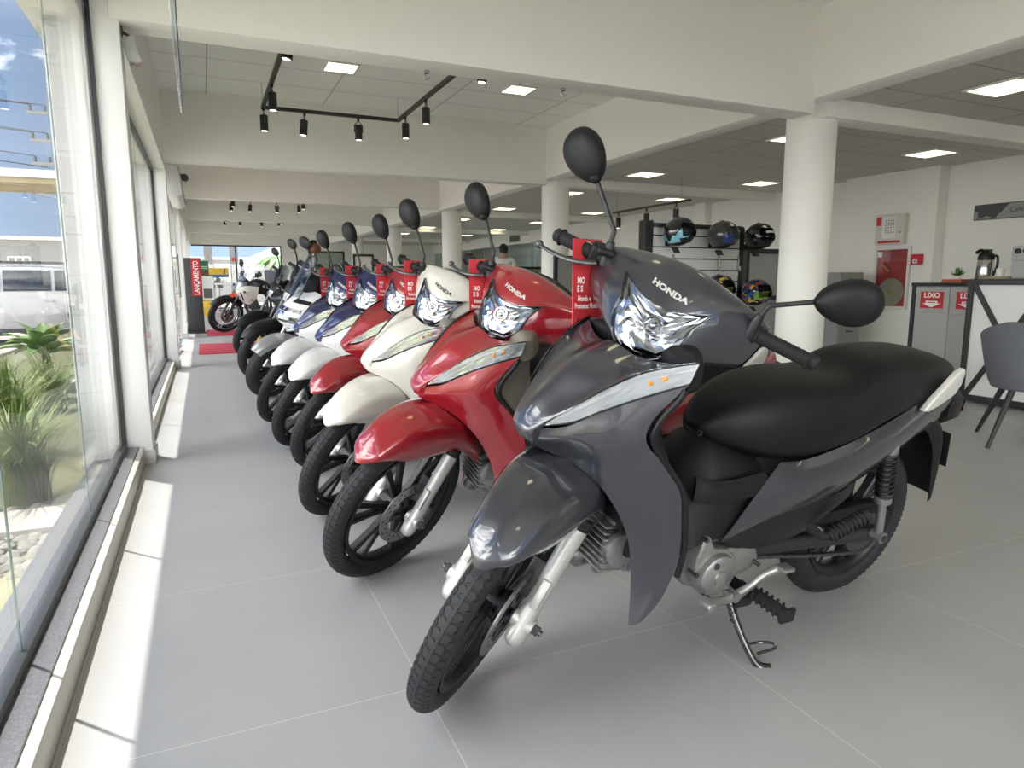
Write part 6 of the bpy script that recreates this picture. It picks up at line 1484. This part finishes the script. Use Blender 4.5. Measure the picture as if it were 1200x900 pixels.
place(t2,[3.19,.17,1.79,9.3,-.006,.0,WB,.52])
t3=make_trail(fender='satin_black',shroud='paint_white',tank='satin_black',body='paint_silver',beak='paint_orange',RF=.345,RB=.31,fork='black_metal',spoke=True,stripes='print_black',smoke=False); tag(t3,'white and black trail motorcycle with orange red beak standing at the far mat','motorcycle','large motorcycles in the row')
place(t3,[3.16,.17,1.60,14.2,.010,.0,WB,.42])
t4=make_trail(fender='sign_red',shroud='paint_red',tank='paint_red',body='paint_red',RF=.32,fork='black_metal',spoke=True,smoke=False); tag(t4,'red motorcycle half hidden behind the orange beaked trail motorcycle','motorcycle','large motorcycles in the row')
place(t4,[3.14,.17,1.65,15.6,-.006,.0,WB,.42])
# small brown cap hung behind the blue motorcycle's mirror
MSC=adv.matrix_world@steer_matrix(.55)
c=MSC@Vector((.70,-.30,1.15))
e=empty('riding_cap',c,.4,'small round brown leather cap hanging behind the mirrors of the blue motorcycles','cap')
q=MB(); g=[[Vector((.062*math.sin(v)*math.cos(u)*(1+.05*math.cos(6*u)),.062*math.sin(v)*math.sin(u)*(1+.05*math.cos(6*u)),.055*math.cos(v))) for u in [2*PI*i/24 for i in range(24)]] for v in [R(3)+R(125)*j/8 for j in range(9)]]; q.grid(g,.004,lambda p:p,closed_u=True); q.build('crown','brown_leather',e,smooth=60)
q=MB(); q.ball((.0,0,.055),(.03,.03,.025),12,8); q.build('top_knob','satin_black',e)
q=MB(); q.tube([(0,0,.07),(.01,0,-.02),(.0,0,-.13)],.006,8,k=3); q.build('strap','black_metal',e)
# ------------------------------------------------------------------ camera
cam=bpy.data.cameras.new('camera'); co=bpy.data.objects.new('camera',cam); COL.objects.link(co)
P_=R(8.56); Y_=R(24.2)
f=Vector((math.sin(Y_)*math.cos(P_),math.cos(Y_)*math.cos(P_),-math.sin(P_))); r=Vector((math.cos(Y_),-math.sin(Y_),0)); u=r.cross(f)
Mx=Matrix((r,u,-f)).transposed().to_4x4(); Mx.translation=(0,0,.97); co.matrix_world=Mx
cam.sensor_fit='HORIZONTAL'; cam.sensor_width=36; cam.lens=797/1200*36; cam.clip_start=.02; cam.clip_end=400
SC.camera=co
SC.view_settings.view_transform='Standard'; SC.view_settings.look='None'; SC.view_settings.gamma=1; SC.view_settings.use_curve_mapping=False
SC.view_settings.exposure=0
# ------------------------------------------------------------------ light: sky with clouds, sun
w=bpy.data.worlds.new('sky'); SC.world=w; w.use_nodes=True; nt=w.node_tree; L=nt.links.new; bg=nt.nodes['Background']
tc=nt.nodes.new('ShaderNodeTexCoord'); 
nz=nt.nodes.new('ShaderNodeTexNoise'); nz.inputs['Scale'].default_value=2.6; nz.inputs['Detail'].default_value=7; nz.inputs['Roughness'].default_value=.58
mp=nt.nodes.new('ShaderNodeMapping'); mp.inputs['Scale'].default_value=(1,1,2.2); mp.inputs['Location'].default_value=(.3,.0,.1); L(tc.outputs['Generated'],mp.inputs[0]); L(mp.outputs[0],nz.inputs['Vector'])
# cover grows away from the street: unseen bright cloud added to light the room
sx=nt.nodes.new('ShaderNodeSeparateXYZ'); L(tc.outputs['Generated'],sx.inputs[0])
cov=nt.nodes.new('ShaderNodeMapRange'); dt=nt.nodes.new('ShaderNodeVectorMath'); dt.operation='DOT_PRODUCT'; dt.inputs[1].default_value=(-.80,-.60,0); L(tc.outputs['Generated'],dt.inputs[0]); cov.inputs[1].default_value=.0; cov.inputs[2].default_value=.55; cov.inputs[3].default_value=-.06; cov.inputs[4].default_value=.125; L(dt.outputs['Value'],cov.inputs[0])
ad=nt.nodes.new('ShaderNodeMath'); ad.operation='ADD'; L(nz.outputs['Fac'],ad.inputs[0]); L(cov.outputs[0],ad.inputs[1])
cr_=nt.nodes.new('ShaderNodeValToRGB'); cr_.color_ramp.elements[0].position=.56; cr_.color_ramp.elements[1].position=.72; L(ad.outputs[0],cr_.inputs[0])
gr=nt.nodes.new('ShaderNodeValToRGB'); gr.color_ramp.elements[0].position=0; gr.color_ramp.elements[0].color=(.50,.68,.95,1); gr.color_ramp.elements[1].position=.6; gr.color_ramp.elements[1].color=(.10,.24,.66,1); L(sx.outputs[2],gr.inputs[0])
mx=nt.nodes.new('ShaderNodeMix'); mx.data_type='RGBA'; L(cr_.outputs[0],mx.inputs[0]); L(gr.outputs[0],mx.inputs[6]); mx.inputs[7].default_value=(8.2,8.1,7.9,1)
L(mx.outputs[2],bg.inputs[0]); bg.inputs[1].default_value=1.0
s=bpy.data.lights.new('sun','SUN'); s.energy=7.5; s.angle=R(.55); s.color=(1,.96,.9); so=bpy.data.objects.new('sun',s); COL.objects.link(so)
el_=R(71.5); d=Vector((.667*math.cos(el_),-.745*math.cos(el_),-math.sin(el_))); so.rotation_euler=d.to_track_quat('-Z','Y').to_euler(); so.location=(-8,8,20)
SC.view_settings.exposure=0.43
try:
    SC.cycles.max_bounces=10; SC.cycles.diffuse_bounces=6; SC.cycles.glossy_bounces=5; SC.cycles.transparent_max_bounces=24; SC.cycles.sample_clamp_indirect=8
except Exception: pass
for o in list(bpy.data.objects):      # tidy the bookkeeping keys
    for k in ('steered','paint','variant'):
        if k in o: del o[k]
